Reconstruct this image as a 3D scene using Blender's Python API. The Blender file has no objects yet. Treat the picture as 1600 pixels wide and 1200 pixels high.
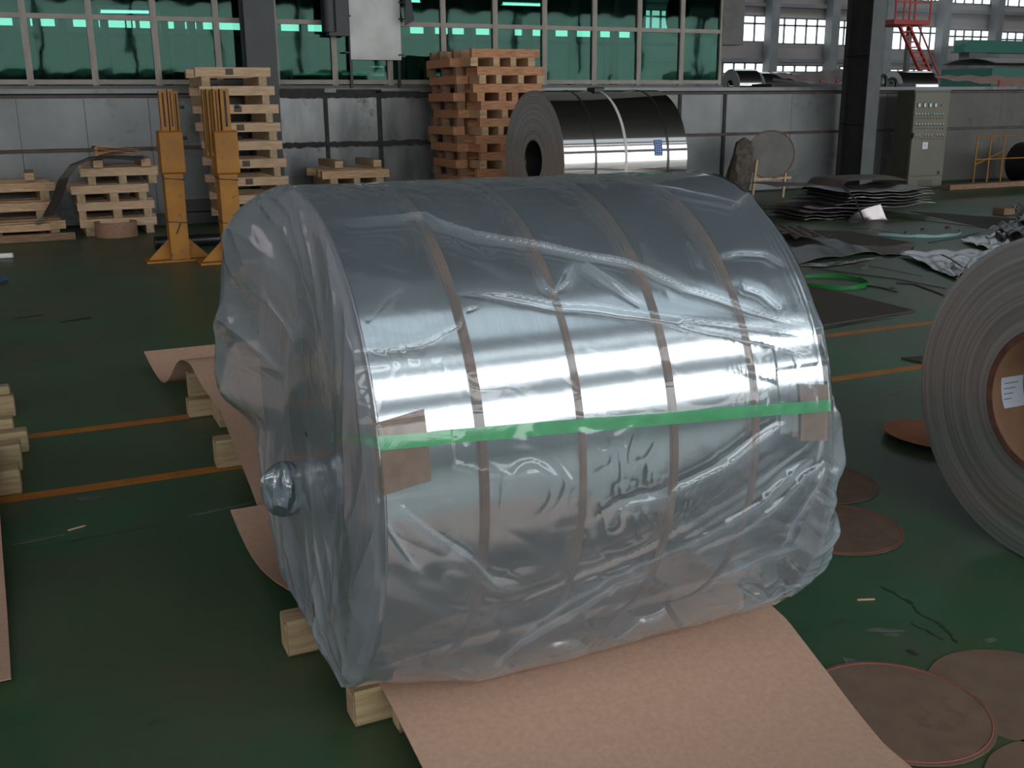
import bpy, math, random
import numpy as np
from mathutils import Vector, Matrix
random.seed(7); rng = np.random.default_rng(7)
scene = bpy.context.scene
COL = scene.collection
R_ = math.radians

# ------------------------------------------------------------------ camera, world, exposure
CAM_H, F_PX, PITCH, ROLL, YAW = 1.65, 1622.061, R_(15.227), -.008375, R_(24.661)
_d = np.array([math.sin(YAW)*math.cos(PITCH), math.cos(YAW)*math.cos(PITCH), -math.sin(PITCH)])
_r = np.array([math.cos(YAW), -math.sin(YAW), 0.]); _u = np.cross(_r, _d)
_rr = _r*math.cos(ROLL)+_u*math.sin(ROLL); _uu = _u*math.cos(ROLL)-_r*math.sin(ROLL)
CO = np.array([0, 0, CAM_H])
cam = bpy.data.cameras.new('camera'); cam.sensor_width = 36; cam.lens = F_PX/1600*36
cam.clip_start = .05; cam.clip_end = 300
camo = bpy.data.objects.new('camera', cam); COL.objects.link(camo)
m3 = Matrix((tuple(_rr), tuple(_uu), tuple(-_d))).transposed()
camo.matrix_world = Matrix.Translation(CO) @ m3.to_4x4()
scene.camera = camo
world = bpy.data.worlds.new('world'); scene.world = world; world.use_nodes = True
bg = world.node_tree.nodes['Background']; bg.inputs[0].default_value = (.75, .85, 1, 1); bg.inputs[1].default_value = 1.0
scene.view_settings.view_transform = 'Standard'; scene.view_settings.look = 'None'
scene.view_settings.gamma = 1; scene.view_settings.exposure = 0.0
scene.view_settings.use_curve_mapping = False
scene.cycles.use_denoising = True
scene.cycles.max_bounces = 10; scene.cycles.transparent_max_bounces = 24
scene.cycles.diffuse_bounces = 4; scene.cycles.glossy_bounces = 5
scene.cycles.sample_clamp_indirect = 6
FRONT_WIN = 5.0      # daylight behind the camera
FAR_WIN = 2.4        # daylight windows of the far wall
MID_WIN = 3.6
SIDE_FILL = 1.6; ROOF_FILL = 2.2

def ray(x, y): return _d+_rr*(x-800)/F_PX-_uu*(y-600)/F_PX
def P(px, py, x=None, y=None, z=None):
    """point of the world plane x=, y= or z= that the photograph shows at px, py"""
    d = ray(px, py); ax, v = (0, x) if x is not None else (1, y) if y is not None else (2, z)
    return CO+d*(v-CO[ax])/d[ax]

# ------------------------------------------------------------------ mesh builder
class MB:
    def __init__(s): s.v = []; s.f = []
    def add(s, vs, fs):
        n = len(s.v); s.v += [tuple(map(float, p)) for p in vs]; s.f += [tuple(i+n for i in f) for f in fs]; return s
    def box(s, x0, x1, y0, y1, z0, z1, M=None, ch=0.0):
        if ch:
            c = ch; vs = []
            for sx in (0, 1):
                for (yy, zz) in ((y0+c, z0), (y1-c, z0), (y1, z0+c), (y1, z1-c), (y1-c, z1), (y0+c, z1), (y0, z1-c), (y0, z0+c)):
                    vs.append((x0 if sx == 0 else x1, yy, zz))
            fs = [tuple(range(7, -1, -1)), tuple(range(8, 16))]+[(i, (i+1) % 8, 8+(i+1) % 8, 8+i) for i in range(8)]
        else:
            vs = [(x, y, z) for x in (x0, x1) for y in (y0, y1) for z in (z0, z1)]
            fs = [(0, 1, 3, 2), (4, 6, 7, 5), (0, 4, 5, 1), (2, 3, 7, 6), (0, 2, 6, 4), (1, 5, 7, 3)]
        if M is not None: vs = [M @ Vector(p) for p in vs]
        return s.add(vs, fs)
    def bar(s, p0, p1, w, h=None, up=(0, 0, 1)):
        p0, p1 = Vector(p0), Vector(p1); h = h or w
        d = (p1-p0); L = d.length; d.normalize(); up = Vector(up)
        if abs(d.dot(up)) > .99: up = Vector((0, 1, 0))
        a = d.cross(up).normalized(); b = a.cross(d)
        vs = [p0+d*t*L+a*i*w/2+b*j*h/2 for t in (0, 1) for i in (-1, 1) for j in (-1, 1)]
        return s.add(vs, [(0, 1, 3, 2), (4, 6, 7, 5), (0, 4, 5, 1), (2, 3, 7, 6), (0, 2, 6, 4), (1, 5, 7, 3)])
    def tube(s, pts, r, n=10, closed=False, flat=None):
        pts = [Vector(p) for p in pts]; N = len(pts); rings = []
        rs = r if isinstance(r, (list, tuple)) else [r]*N
        prev = None
        for i, p in enumerate(pts):
            if closed: t = pts[(i+1) % N]-pts[i-1]
            else: t = pts[min(i+1, N-1)]-pts[max(i-1, 0)]
            t.normalize()
            if prev is None:
                a = t.cross(Vector((0, 0, 1)))
                if a.length < .1: a = t.cross(Vector((0, 1, 0)))
            else: a = prev-t*prev.dot(t)
            a.normalize(); prev = a; b = t.cross(a)
            k = flat or 1
            rings.append([p+a*math.cos(2*math.pi*j/n)*rs[i]+b*math.sin(2*math.pi*j/n)*rs[i]*k for j in range(n)])
        vs = [q for rg in rings for q in rg]; fs = []
        M_ = N if closed else N-1
        for i in range(M_):
            i2 = (i+1) % N
            for j in range(n): fs.append((i*n+j, i*n+(j+1) % n, i2*n+(j+1) % n, i2*n+j))
        if not closed: fs += [tuple(range(n-1, -1, -1)), tuple(range((N-1)*n, N*n))]
        return s.add(vs, fs)
    def cyl(s, p0, p1, r, n=24): return s.tube([p0, p1], r, n)
    def ringx(s, x0, x1, yc, zc, r0, r1, n=96, a0=0, a1=360):
        """washer round an axis along X, from radius r0 to r1"""
        full = abs(a1-a0) >= 360; m = n if full else n+1; vs = []
        for i in range(m):
            a = R_(a0+(a1-a0)*i/n)
            for (x, r) in ((x0, r0), (x0, r1), (x1, r1), (x1, r0)): vs.append((x, yc-r*math.cos(a), zc+r*math.sin(a)))
        fs = []
        for i in range(n):
            j = (i+1) % m
            for k in range(4): fs.append((i*4+k, j*4+k, j*4+(k+1) % 4, i*4+(k+1) % 4))
        if not full: fs += [(3, 2, 1, 0), tuple(n*4+k for k in range(4))]
        return s.add(vs, fs)
    def sheet(s, rows, th=.003, close=True):
        """thick sheet through a grid of points"""
        A = np.array(rows, float); n, m = A.shape[:2]
        du = np.gradient(A, axis=0); dv = np.gradient(A, axis=1); nn = np.cross(du, dv)
        nn /= np.linalg.norm(nn, axis=2, keepdims=True)+1e-9
        B = A+nn*th; vs = list(A.reshape(-1, 3))+list(B.reshape(-1, 3)); o = n*m; fs = []
        for i in range(n-1):
            for j in range(m-1):
                a, b, c, d = i*m+j, i*m+j+1, (i+1)*m+j+1, (i+1)*m+j
                fs += [(a, b, c, d), (o+d, o+c, o+b, o+a)]
        for i in range(n-1): fs += [(i*m, (i+1)*m, o+(i+1)*m, o+i*m), (i*m+m-1, o+i*m+m-1, o+(i+1)*m+m-1, (i+1)*m+m-1)]
        for j in range(m-1): fs += [(j, o+j, o+j+1, j+1), ((n-1)*m+j, (n-1)*m+j+1, o+(n-1)*m+j+1, o+(n-1)*m+j)]
        return s.add(vs, fs)
    def poly(s, pts, z0, z1):
        n = len(pts); vs = [(p[0], p[1], z0) for p in pts]+[(p[0], p[1], z1) for p in pts]
        return s.add(vs, [tuple(range(n-1, -1, -1)), tuple(range(n, 2*n))]+[(i, (i+1) % n, n+(i+1) % n, n+i) for i in range(n)])
    def build(s, name, mat, parent=None, smooth=False, local=False, kind=None):
        me = bpy.data.meshes.new(name)
        off = np.zeros(3) if (parent is None or local) else np.array(world_loc(parent))
        me.from_pydata([tuple(np.array(p)-off) for p in s.v], [], s.f); me.update()
        bmfix(me)
        if mat: me.materials.append(mat)
        if smooth:
            for p in me.polygons: p.use_smooth = True
            try: me.set_sharp_from_angle(angle=R_(38))
            except Exception: pass
        o = bpy.data.objects.new(name, me); COL.objects.link(o)
        if parent is not None: o.parent = parent
        if kind: o['kind'] = kind
        return o
import bmesh
def bmfix(me):
    b = bmesh.new(); b.from_mesh(me); bmesh.ops.recalc_face_normals(b, faces=b.faces); b.to_mesh(me); b.free()
def world_loc(o):
    l = Vector((0, 0, 0))
    while o is not None: l = l+o.location; o = o.parent
    return l
def thing(name, label, cat, loc=(0, 0, 0), group=None):
    o = bpy.data.objects.new(name, None); COL.objects.link(o); o.location = tuple(map(float, loc)); o.empty_display_size = .1
    return tag(o, label, cat, group)
def tag(o, label, cat, group=None):
    o['label'] = label; o['category'] = cat
    if group: o['group'] = group
    return o
def struct(o): o['kind'] = 'structure'; return o
def copy_tree(o, parent=None):
    c = o.copy(); COL.objects.link(c); c.parent = parent
    for ch in list(o.children): copy_tree(ch, c)
    return c

# ------------------------------------------------------------------ materials
def mat(name, c, rough=.6, metal=0.0, c2=None, scale=6, stretch=(1, 1, 1), bump=0.0, bscale=None, lo=.35, hi=.65, c3=None, s3=1.5, lo3=.55, hi3=.7, spec=None, aniso=None, detail=6, emit=None):
    m = bpy.data.materials.new(name); m.use_nodes = True; t = m.node_tree; N = t.nodes; L = t.links
    b = N['Principled BSDF']; b.inputs['Roughness'].default_value = rough; b.inputs['Metallic'].default_value = metal
    b.inputs['Base Color'].default_value = (*c, 1)
    if spec is not None: b.inputs['Specular IOR Level'].default_value = spec
    if emit:
        b.inputs['Emission Color'].default_value = (*emit[0], 1); b.inputs['Emission Strength'].default_value = emit[1]
    tc = N.new('ShaderNodeTexCoord'); mp = N.new('ShaderNodeMapping'); mp.inputs['Scale'].default_value = stretch
    L.new(tc.outputs['Object'], mp.inputs[0])
    out = None
    if c2:
        no = N.new('ShaderNodeTexNoise'); no.inputs['Scale'].default_value = scale; no.inputs['Detail'].default_value = detail
        L.new(mp.outputs[0], no.inputs[0])
        cr = N.new('ShaderNodeValToRGB'); cr.color_ramp.elements[0].position = lo; cr.color_ramp.elements[1].position = hi
        cr.color_ramp.elements[0].color = (*c, 1); cr.color_ramp.elements[1].color = (*c2, 1)
        L.new(no.outputs[0], cr.inputs[0]); out = cr.outputs[0]
    if c3:
        n3 = N.new('ShaderNodeTexNoise'); n3.inputs['Scale'].default_value = s3; n3.inputs['Detail'].default_value = 8; n3.inputs['Roughness'].default_value = .7
        L.new(tc.outputs['Object'], n3.inputs[0])
        r3 = N.new('ShaderNodeMapRange'); r3.inputs[1].default_value = lo3; r3.inputs[2].default_value = hi3
        L.new(n3.outputs[0], r3.inputs[0])
        mx = N.new('ShaderNodeMix'); mx.data_type = 'RGBA'; L.new(r3.outputs[0], mx.inputs[0])
        if out: L.new(out, mx.inputs[6])
        else: mx.inputs[6].default_value = (*c, 1)
        mx.inputs[7].default_value = (*c3, 1); out = mx.outputs[2]
    if out: L.new(out, b.inputs['Base Color'])
    if bump:
        nb = N.new('ShaderNodeTexNoise'); nb.inputs['Scale'].default_value = bscale or scale*3; nb.inputs['Detail'].default_value = 5
        L.new(mp.outputs[0], nb.inputs[0]); bu = N.new('ShaderNodeBump'); bu.inputs['Strength'].default_value = bump; bu.inputs['Distance'].default_value = .01
        L.new(nb.outputs[0], bu.inputs['Height']); L.new(bu.outputs[0], b.inputs['Normal'])
    return m
def emis(name, c, s, c2=None, scale=1):
    m = bpy.data.materials.new(name); m.use_nodes = True; t = m.node_tree; N = t.nodes; L = t.links
    N.remove(N['Principled BSDF']); e = N.new('ShaderNodeEmission'); e.inputs[0].default_value = (*c, 1); e.inputs[1].default_value = s
    L.new(e.outputs[0], N['Material Output'].inputs[0])
    return m
M = {}
M['pine'] = mat('pine', (.36, .22, .12), .7, c2=(.58, .39, .22), scale=5, stretch=(1.2, 14, 14), bump=.15, c3=(.25, .15, .08), s3=3, lo3=.62, hi3=.75)
M['pine_pale'] = mat('pine_pale', (.43, .28, .165), .7, c2=(.55, .385, .245), scale=5, stretch=(1.2, 14, 14), bump=.15, c3=(.33, .21, .12), s3=3, lo3=.62, hi3=.78)
M['pine_near'] = mat('pine_near', (.26, .185, .095), .75, c2=(.36, .27, .15), scale=5, stretch=(1.2, 14, 14), bump=.15)
M['pine_end'] = mat('pine_end', (.31, .22, .12), .8, c2=(.43, .32, .19), scale=20, bump=.15)
M['pine_red'] = mat('pine_red', (.36, .15, .07), .7, c2=(.55, .28, .14), scale=5, stretch=(1.2, 14, 14), bump=.15, c3=(.20, .09, .05), s3=2.5, lo3=.55, hi3=.75)
M['pine_old'] = mat('pine_old', (.16, .09, .05), .8, c2=(.28, .17, .10), scale=5, stretch=(1.2, 14, 14), bump=.2)
M['pine_print'] = mat('pine_stamp', (.10, .07, .05), .8)
M['board'] = mat('paperboard', (.41, .26, .185), .75, c2=(.46, .295, .215), scale=60, bump=.05, bscale=150, spec=.25)
M['disc'] = mat('fibreboard', (.135, .088, .062), .8, c2=(.17, .115, .08), scale=8, c3=(.10, .065, .05), s3=5, spec=.25)
M['disc_orange'] = mat('fibreboard_orange', (.27, .10, .045), .7, c2=(.31, .13, .06), scale=8, spec=.25)
M['red_edge'] = mat('red_edge', (.33, .05, .035), .7)
M['yellow_steel'] = mat('yellow_paint', (.36, .15, .006), .55, c2=(.27, .105, .005), scale=4, c3=(.09, .05, .02), s3=14, lo3=.6, hi3=.68)
M['dark_steel'] = mat('dark_steel', (.022, .022, .024), .55, c2=(.035, .033, .03), scale=5)
M['column'] = mat('column_paint', (.030, .034, .036), .5, c2=(.042, .046, .048), scale=3)
M['column_lit'] = mat('column_lit_paint', (.075, .085, .085), .5, c2=(.06, .066, .066), scale=3)
M['frame'] = mat('window_frame_paint', (.24, .21, .18), .55, c2=(.30, .27, .23), scale=4)
M['rail'] = mat('rusty_rail', (.045, .028, .024), .6, c2=(.09, .06, .05), scale=4)
M['grime'] = mat('black_grime', (.012, .012, .011), .7, c2=(.03, .028, .025), scale=8)
M['clad'] = mat('galvanised_cladding', (.135, .142, .142), .40, .4, c2=(.19, .198, .195), scale=1.3, c3=(.07, .072, .07), s3=1.1, bump=.03, bscale=2)
M['clad2'] = mat('stained_cladding', (.12, .128, .128), .34, .5, c2=(.22, .225, .22), scale=2.0, stretch=(2, 1, .7), c3=(.05, .048, .045), s3=2.2, lo3=.58, hi3=.72, bump=.04, bscale=2)
M['clad3'] = mat('dull_cladding', (.085, .083, .075), .55, .2, c2=(.11, .108, .095), scale=1.5, c3=(.05, .055, .05), s3=2)
M['wall_slab'] = mat('wall_backing', (.03, .03, .028), .8)
M['far_wall'] = mat('far_wall_paint', (.27, .235, .225), .8, c2=(.33, .29, .275), scale=.4)
M['far_steel'] = mat('far_steel', (.16, .16, .165), .6, c2=(.22, .21, .21), scale=1)
M['corrug'] = mat('screen_sheet', (.17, .21, .19), .6, c2=(.25, .29, .27), scale=.8)
M['ceil'] = mat('roof_sheet', (.035, .034, .034), .8, c2=(.05, .048, .046), scale=1)
M['ghall'] = mat('hall_wall', (.10, .10, .095), .8, c2=(.13, .13, .12), scale=.6)
M['sign'] = mat('white_board', (.50, .50, .48), .55, c2=(.60, .60, .58), scale=3)
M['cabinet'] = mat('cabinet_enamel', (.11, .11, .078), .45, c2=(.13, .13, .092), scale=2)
M['cabinet_shaded'] = mat('cabinet_shaded_enamel', (.075, .072, .055), .5)  # darker copy of the cabinet enamel, side shade put into the colour
M['black'] = mat('black_rubber', (.012, .012, .013), .45)
M['blackshiny'] = mat('black_pipe', (.010, .010, .011), .3)
M['white'] = mat('white_paint', (.75, .75, .74), .5)
M['paper'] = mat('white_paper', (.62, .66, .76), .7)
M['ink'] = mat('ink', (.10, .12, .2), .7)
M['meter'] = mat('meter_glass', (.5, .6, .62), .2)
M['amber'] = mat('amber_knob', (.55, .5, .3), .4)
M['redlamp'] = mat('red_lamp', (.4, .06, .04), .4)
M['redsteel'] = mat('red_paint', (.45, .05, .035), .5)
M['greenmach'] = mat('green_machine_paint', (.05, .20, .15), .5)
M['greenstrap'] = mat('green_strap', (.015, .36, .09), .28, c2=(.03, .44, .13), scale=30, bump=.1, bscale=400)
M['hoop'] = mat('green_hoop', (.008, .16, .03), .25)
M['paleband'] = mat('pale_band', (.25, .42, .42), .3)
M['strap'] = mat('brown_strap', (.24, .135, .09), .45, .0, c2=(.15, .09, .065), scale=9)
M['strapgrey'] = mat('grey_strap', (.05, .05, .052), .35, .6)
M['kraft'] = mat('kraft_pad', (.24, .135, .08), .75, c2=(.30, .175, .11), scale=30, bump=.1)
M['core'] = mat('cardboard_core', (.24, .13, .075), .75, c2=(.30, .17, .10), scale=12)
M['core_rim'] = mat('core_rim', (.17, .07, .045), .7, c2=(.10, .045, .03), scale=20)
M['burlap'] = mat('burlap', (.05, .042, .033), .9, c2=(.11, .09, .07), scale=14, bump=.4)
M['drumgrey'] = mat('drum_grey', (.11, .105, .10), .5, .3, c2=(.15, .14, .13), scale=3)
M['bark'] = mat('weathered_ply', (.05, .035, .022), .7, c2=(.12, .085, .055), scale=5, stretch=(8, 1, 1))
M['mat'] = mat('brown_mat', (.045, .032, .026), .75, c2=(.055, .04, .033), scale=8)
M['blue'] = mat('blue_label', (.02, .09, .30), .5)
M['scrap'] = mat('scrap_aluminium', (.30, .27, .275), .27, .9, c2=(.46, .42, .43), scale=2, bump=.10, bscale=3)
M['scrapdark'] = mat('dull_scrap_sheet', (.12, .115, .11), .38, .8, c2=(.20, .19, .185), scale=3, bump=.10, bscale=3)
M['scrapbrown'] = mat('backed_scrap_sheet', (.11, .085, .075), .6, .2, c2=(.15, .12, .105), scale=3)
M['tarp'] = mat('striped_tarp', (.35, .22, .22), .7, c2=(.20, .14, .15), scale=6, stretch=(12, 1, 1))
M['orange_tarp'] = mat('orange_tarp', (.50, .27, .20), .7, c2=(.40, .2, .15), scale=4)
M['lineyellow'] = mat('orange_line_paint', (.42, .15, .016), .55, c2=(.32, .11, .014), scale=8, c3=(.10, .08, .03), s3=9, lo3=.58, hi3=.7)

def aluminium(name, rough, axis_stretch, c=(.80, .81, .82), bump=.02, bs=60, c2=None):
    m = mat(name, c, rough, 1.0, c2=c2 or tuple(k*.93 for k in c), scale=8, stretch=axis_stretch, bump=bump, bscale=bs); return m
M['coil'] = aluminium('bright_aluminium', .13, (30, .6, .6), bump=.012, bs=3)
M['coil_rear'] = aluminium('bright_aluminium_rear', .07, (30, .6, .6), c=(.70, .68, .65), bump=.004, bs=3)

def coil_face(name, dark, light, freq, rough=.38, cx=0.0):
    """edge of a wound coil: fine concentric rings round the object's X axis"""
    m = bpy.data.materials.new(name); m.use_nodes = True; t = m.node_tree; N = t.nodes; L = t.links
    b = N['Principled BSDF']; b.inputs['Metallic'].default_value = .85; b.inputs['Roughness'].default_value = rough
    b.inputs['Anisotropic'].default_value = .6
    tc = N.new('ShaderNodeTexCoord'); sx = N.new('ShaderNodeSeparateXYZ'); L.new(tc.outputs['Object'], sx.inputs[0])
    cb = N.new('ShaderNodeCombineXYZ'); L.new(sx.outputs[1], cb.inputs[0]); L.new(sx.outputs[2], cb.inputs[1])
    ln = N.new('ShaderNodeVectorMath'); ln.operation = 'LENGTH'; L.new(cb.outputs[0], ln.inputs[0])
    c2 = N.new('ShaderNodeCombineXYZ'); L.new(ln.outputs['Value'], c2.inputs[0])
    # slight angular drift
    sc = N.new('ShaderNodeVectorMath'); sc.operation = 'SCALE'; sc.inputs['Scale'].default_value = .02; L.new(cb.outputs[0], sc.inputs[0])
    ad = N.new('ShaderNodeVectorMath'); L.new(c2.outputs[0], ad.inputs[0]); L.new(sc.outputs[0], ad.inputs[1])
    no = N.new('ShaderNodeTexNoise'); no.inputs['Scale'].default_value = freq; no.inputs['Detail'].default_value = 4; L.new(ad.outputs[0], no.inputs[0])
    cr = N.new('ShaderNodeValToRGB'); cr.color_ramp.elements[0].position = .35; cr.color_ramp.elements[1].position = .65
    cr.color_ramp.elements[0].color = (*dark, 1); cr.color_ramp.elements[1].color = (*light, 1)
    L.new(no.outputs[0], cr.inputs[0]); L.new(cr.outputs[0], b.inputs['Base Color'])
    bu = N.new('ShaderNodeBump'); bu.inputs['Strength'].default_value = .25; bu.inputs['Distance'].default_value = .004
    L.new(no.outputs[0], bu.inputs['Height']); L.new(bu.outputs[0], b.inputs['Normal'])
    return m
M['face'] = coil_face('coil_edge', (.46, .46, .47), (.74, .74, .76), 60, .32)
M['face_pink'] = coil_face('coil_edge_bright', (.45, .40, .40), (.66, .60, .60), 60)

def glass_mat(name, tint, refl, haze=0.0):
    m = bpy.data.materials.new(name); m.use_nodes = True; t = m.node_tree; N = t.nodes; L = t.links
    N.remove(N['Principled BSDF'])
    tr = N.new('ShaderNodeBsdfTransparent'); tr.inputs[0].default_value = (*tint, 1)
    gl = N.new('ShaderNodeBsdfGlossy'); gl.inputs[0].default_value = (.5, .9, .75, 1); gl.inputs['Roughness'].default_value = .03
    no = N.new('ShaderNodeTexNoise'); no.inputs['Scale'].default_value = 1.2
    bu = N.new('ShaderNodeBump'); bu.inputs['Strength'].default_value = .15; bu.inputs['Distance'].default_value = .02
    L.new(no.outputs[0], bu.inputs['Height']); L.new(bu.outputs[0], gl.inputs['Normal'])
    mx = N.new('ShaderNodeMixShader'); mx.inputs[0].default_value = refl
    L.new(tr.outputs[0], mx.inputs[1]); L.new(gl.outputs[0], mx.inputs[2]); L.new(mx.outputs[0], N['Material Output'].inputs[0])
    return m
M['greenglass'] = glass_mat('green_glass', (.27, .47, .41), .02)

def film_mat(extra=0.0):
    m = bpy.data.materials.new('polythene_film'); m.use_nodes = True; t = m.node_tree; N = t.nodes; L = t.links
    N.remove(N['Principled BSDF'])
    tc = N.new('ShaderNodeTexCoord')
    tr = N.new('ShaderNodeBsdfTransparent'); tr.inputs[0].default_value = (.90, .94, .96, 1)
    df = N.new('ShaderNodeBsdfDiffuse'); df.inputs[0].default_value = (.70, .82, .90, 1)
    tl = N.new('ShaderNodeBsdfTranslucent'); tl.inputs[0].default_value = (.70, .82, .90, 1)
    hz = N.new('ShaderNodeMixShader'); hz.inputs[0].default_value = .4; L.new(df.outputs[0], hz.inputs[1]); L.new(tl.outputs[0], hz.inputs[2])
    mp = N.new('ShaderNodeMapping'); mp.inputs['Scale'].default_value = (1, 1, 1); L.new(tc.outputs['Object'], mp.inputs[0])
    no = N.new('ShaderNodeTexNoise'); no.inputs['Scale'].default_value = 9; no.inputs['Detail'].default_value = 4; no.inputs['Distortion'].default_value = .8; L.new(mp.outputs[0], no.inputs[0])
    bu = N.new('ShaderNodeBump'); bu.inputs['Strength'].default_value = .22; bu.inputs['Distance'].default_value = .006; L.new(no.outputs[0], bu.inputs['Height'])
    n2 = N.new('ShaderNodeTexNoise'); n2.inputs['Scale'].default_value = 3; n2.inputs['Detail'].default_value = 6; L.new(mp.outputs[0], n2.inputs[0])
    lw = N.new('ShaderNodeLayerWeight'); lw.inputs[0].default_value = .35
    mr = N.new('ShaderNodeMapRange'); mr.inputs[1].default_value = .0; mr.inputs[2].default_value = 1.0; mr.inputs[3].default_value = HAZE0; mr.inputs[4].default_value = HAZE1
    L.new(lw.outputs['Facing'], mr.inputs[0])
    md = N.new('ShaderNodeMath'); md.operation = 'MULTIPLY_ADD'; md.inputs[1].default_value = .10; L.new(n2.outputs[0], md.inputs[0])
    ad = N.new('ShaderNodeMath'); ad.operation = 'SUBTRACT'; L.new(mr.outputs[0], ad.inputs[0]); ad.inputs[1].default_value = .05-extra
    at = N.new('ShaderNodeAttribute'); at.attribute_name = 'fold'; a2 = N.new('ShaderNodeMath'); L.new(ad.outputs[0], a2.inputs[0]); L.new(at.outputs['Fac'], a2.inputs[1]); L.new(a2.outputs[0], md.inputs[2])
    m1 = N.new('ShaderNodeMixShader'); L.new(md.outputs[0], m1.inputs[0]); L.new(tr.outputs[0], m1.inputs[1]); L.new(hz.outputs[0], m1.inputs[2])
    gl = N.new('ShaderNodeBsdfGlossy'); gl.inputs[0].default_value = (1, 1, 1, 1); gl.inputs['Roughness'].default_value = .10; L.new(bu.outputs[0], gl.inputs['Normal'])
    fr = N.new('ShaderNodeFresnel'); fr.inputs[0].default_value = 1.5; L.new(bu.outputs[0], fr.inputs['Normal'])
    f2 = N.new('ShaderNodeMath'); f2.operation = 'MULTIPLY'; f2.inputs[1].default_value = 1.25; f2.use_clamp = True; L.new(fr.outputs[0], f2.inputs[0])
    m2 = N.new('ShaderNodeMixShader'); L.new(f2.outputs[0], m2.inputs[0]); L.new(m1.outputs[0], m2.inputs[1]); L.new(gl.outputs[0], m2.inputs[2])
    L.new(m2.outputs[0], N['Material Output'].inputs[0])
    return m
HAZE0, HAZE1 = .082, .33
M['film'] = film_mat(); M['film_tail'] = film_mat(.16)

def floor_mat():
    m = mat('green_epoxy_floor', (.020, .068, .028), .44, c2=(.032, .105, .043), scale=1.1, c3=(.078, .075, .044), s3=.5, lo3=.42, hi3=.66, bump=.06, bscale=2.5, detail=8)
    t = m.node_tree; N = t.nodes; L = t.links; b = N['Principled BSDF']
    tc = [n for n in N if n.type == 'TEX_COORD'][0]
    prev = b.inputs['Base Color'].links[0].from_socket
    no = N.new('ShaderNodeTexNoise'); no.inputs['Scale'].default_value = 5; no.inputs['Detail'].default_value = 9; no.inputs['Roughness'].default_value = .65
    mp = N.new('ShaderNodeMapping'); mp.inputs['Scale'].default_value = (.5, 1.6, 1); L.new(tc.outputs['Object'], mp.inputs[0]); L.new(mp.outputs[0], no.inputs[0])
    r = N.new('ShaderNodeMapRange'); r.inputs[1].default_value = .63; r.inputs[2].default_value = .70; r.inputs[4].default_value = .55; L.new(no.outputs[0], r.inputs[0])
    mx = N.new('ShaderNodeMix'); mx.data_type = 'RGBA'; L.new(r.outputs[0], mx.inputs[0]); L.new(prev, mx.inputs[6]); mx.inputs[7].default_value = (.02, .02, .018, 1)
    L.new(mx.outputs[2], b.inputs['Base Color'])
    return m
M['floor'] = floor_mat()

# ------------------------------------------------------------------ setting
YW = 15.8; ZR1 = 1.76; ZR2 = 1.05
b = MB(); b.add([(-16, -9, 0), (64, -9, 0), (64, 50, 0), (-16, 50, 0), (-16, -9, -.2), (64, -9, -.2), (64, 50, -.2), (-16, 50, -.2)],
                [(0, 1, 2, 3), (7, 6, 5, 4), (0, 4, 5, 1), (1, 5, 6, 2), (2, 6, 7, 3), (3, 7, 4, 0)])
floor = struct(b.build('floor', M['floor']))
def line(y0, w, x0, x1):
    k = MB(); n = 60; rows = []
    for i in range(n+1):
        x = x0+(x1-x0)*i/n; rows.append([(x, y0-w/2+rng.normal(0, .0015), .0008), (x, y0+w/2+rng.normal(0, .0015), .0008)])
    k.sheet(rows, .0008); return k.build('painted_line', M['lineyellow'], floor)
yl1 = (P(295, 652, z=0)[1]+P(40, 683, z=0)[1]+P(1290, 524, z=0)[1]+P(1455, 505, z=0)[1])/4
yl2 = (P(370, 738, z=0)[1]+P(30, 778, z=0)[1]+P(1310, 592, z=0)[1]+P(1440, 572, z=0)[1])/4
def skewline(pa, pb, w):
    a = P(*pa, z=0); c = P(*pb, z=0); d = (c-a)/np.linalg.norm(c-a); nrm = np.array([-d[1], d[0], 0]); L_ = np.linalg.norm(c-a)
    k = MB(); rows = []
    for i in range(81):
        q = a-d*3+d*(L_+12)*i/80; rows.append([q-nrm*(w/2+rng.normal(0, .001)), q+nrm*(w/2+rng.normal(0, .001))])
    rows = [[(p[0], p[1], .0008) for p in r] for r in rows]
    k.sheet(rows, .0008); return k.build('painted_line', M['lineyellow'], floor)
skewline((40, 683), (1370, 515), .085); skewline((30, 778), (1370, 583), .085)
def blob(name, px, py, rx, ry, m, n=18, h=.0016, rot=0):
    c = P(px, py, z=0); pts = []
    for i in range(n):
        a = 2*math.pi*i/n; k = 1+rng.normal(0, .22); u, v = rx*math.cos(a)*k, ry*math.sin(a)*k
        pts.append((c[0]+u*math.cos(rot)-v*math.sin(rot), c[1]+u*math.sin(rot)+v*math.cos(rot)))
    return MB().poly(pts, .0002, h).build(name, m, floor)
M['scuff'] = mat('worn_concrete', (.075, .085, .075), .7, c2=(.11, .115, .10), scale=20)
M['stain'] = mat('dark_stain', (.018, .020, .015), .6, c2=(.03, .03, .02), scale=10)
for (x, y, rx, ry, ro) in ((1328, 1034, .022, .02, 0), (1378, 985, .05, .012, -.5), (1392, 992, .02, .010, -.5), (1548, 1000, .02, .012, 0), (140, 777, .05, .02, 0), (350, 795, .12, .012, .1), (60, 843, .09, .01, .1), (1400, 615, .10, .01, .25)):
    blob('worn_patch', x, y, rx, ry, M['scuff'], rot=ro)
for (x, y, rx, ry, ro) in ((1425, 1020, .012, .02, 0), (1300, 407+105, .3, .03, .1), (1350, 503, .25, .02, 0), (120, 500, .15, .05, .3), (45, 495, .12, .03, .3)):
    blob('stain_patch', x, y, rx, ry, M['stain'], rot=ro)
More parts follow.
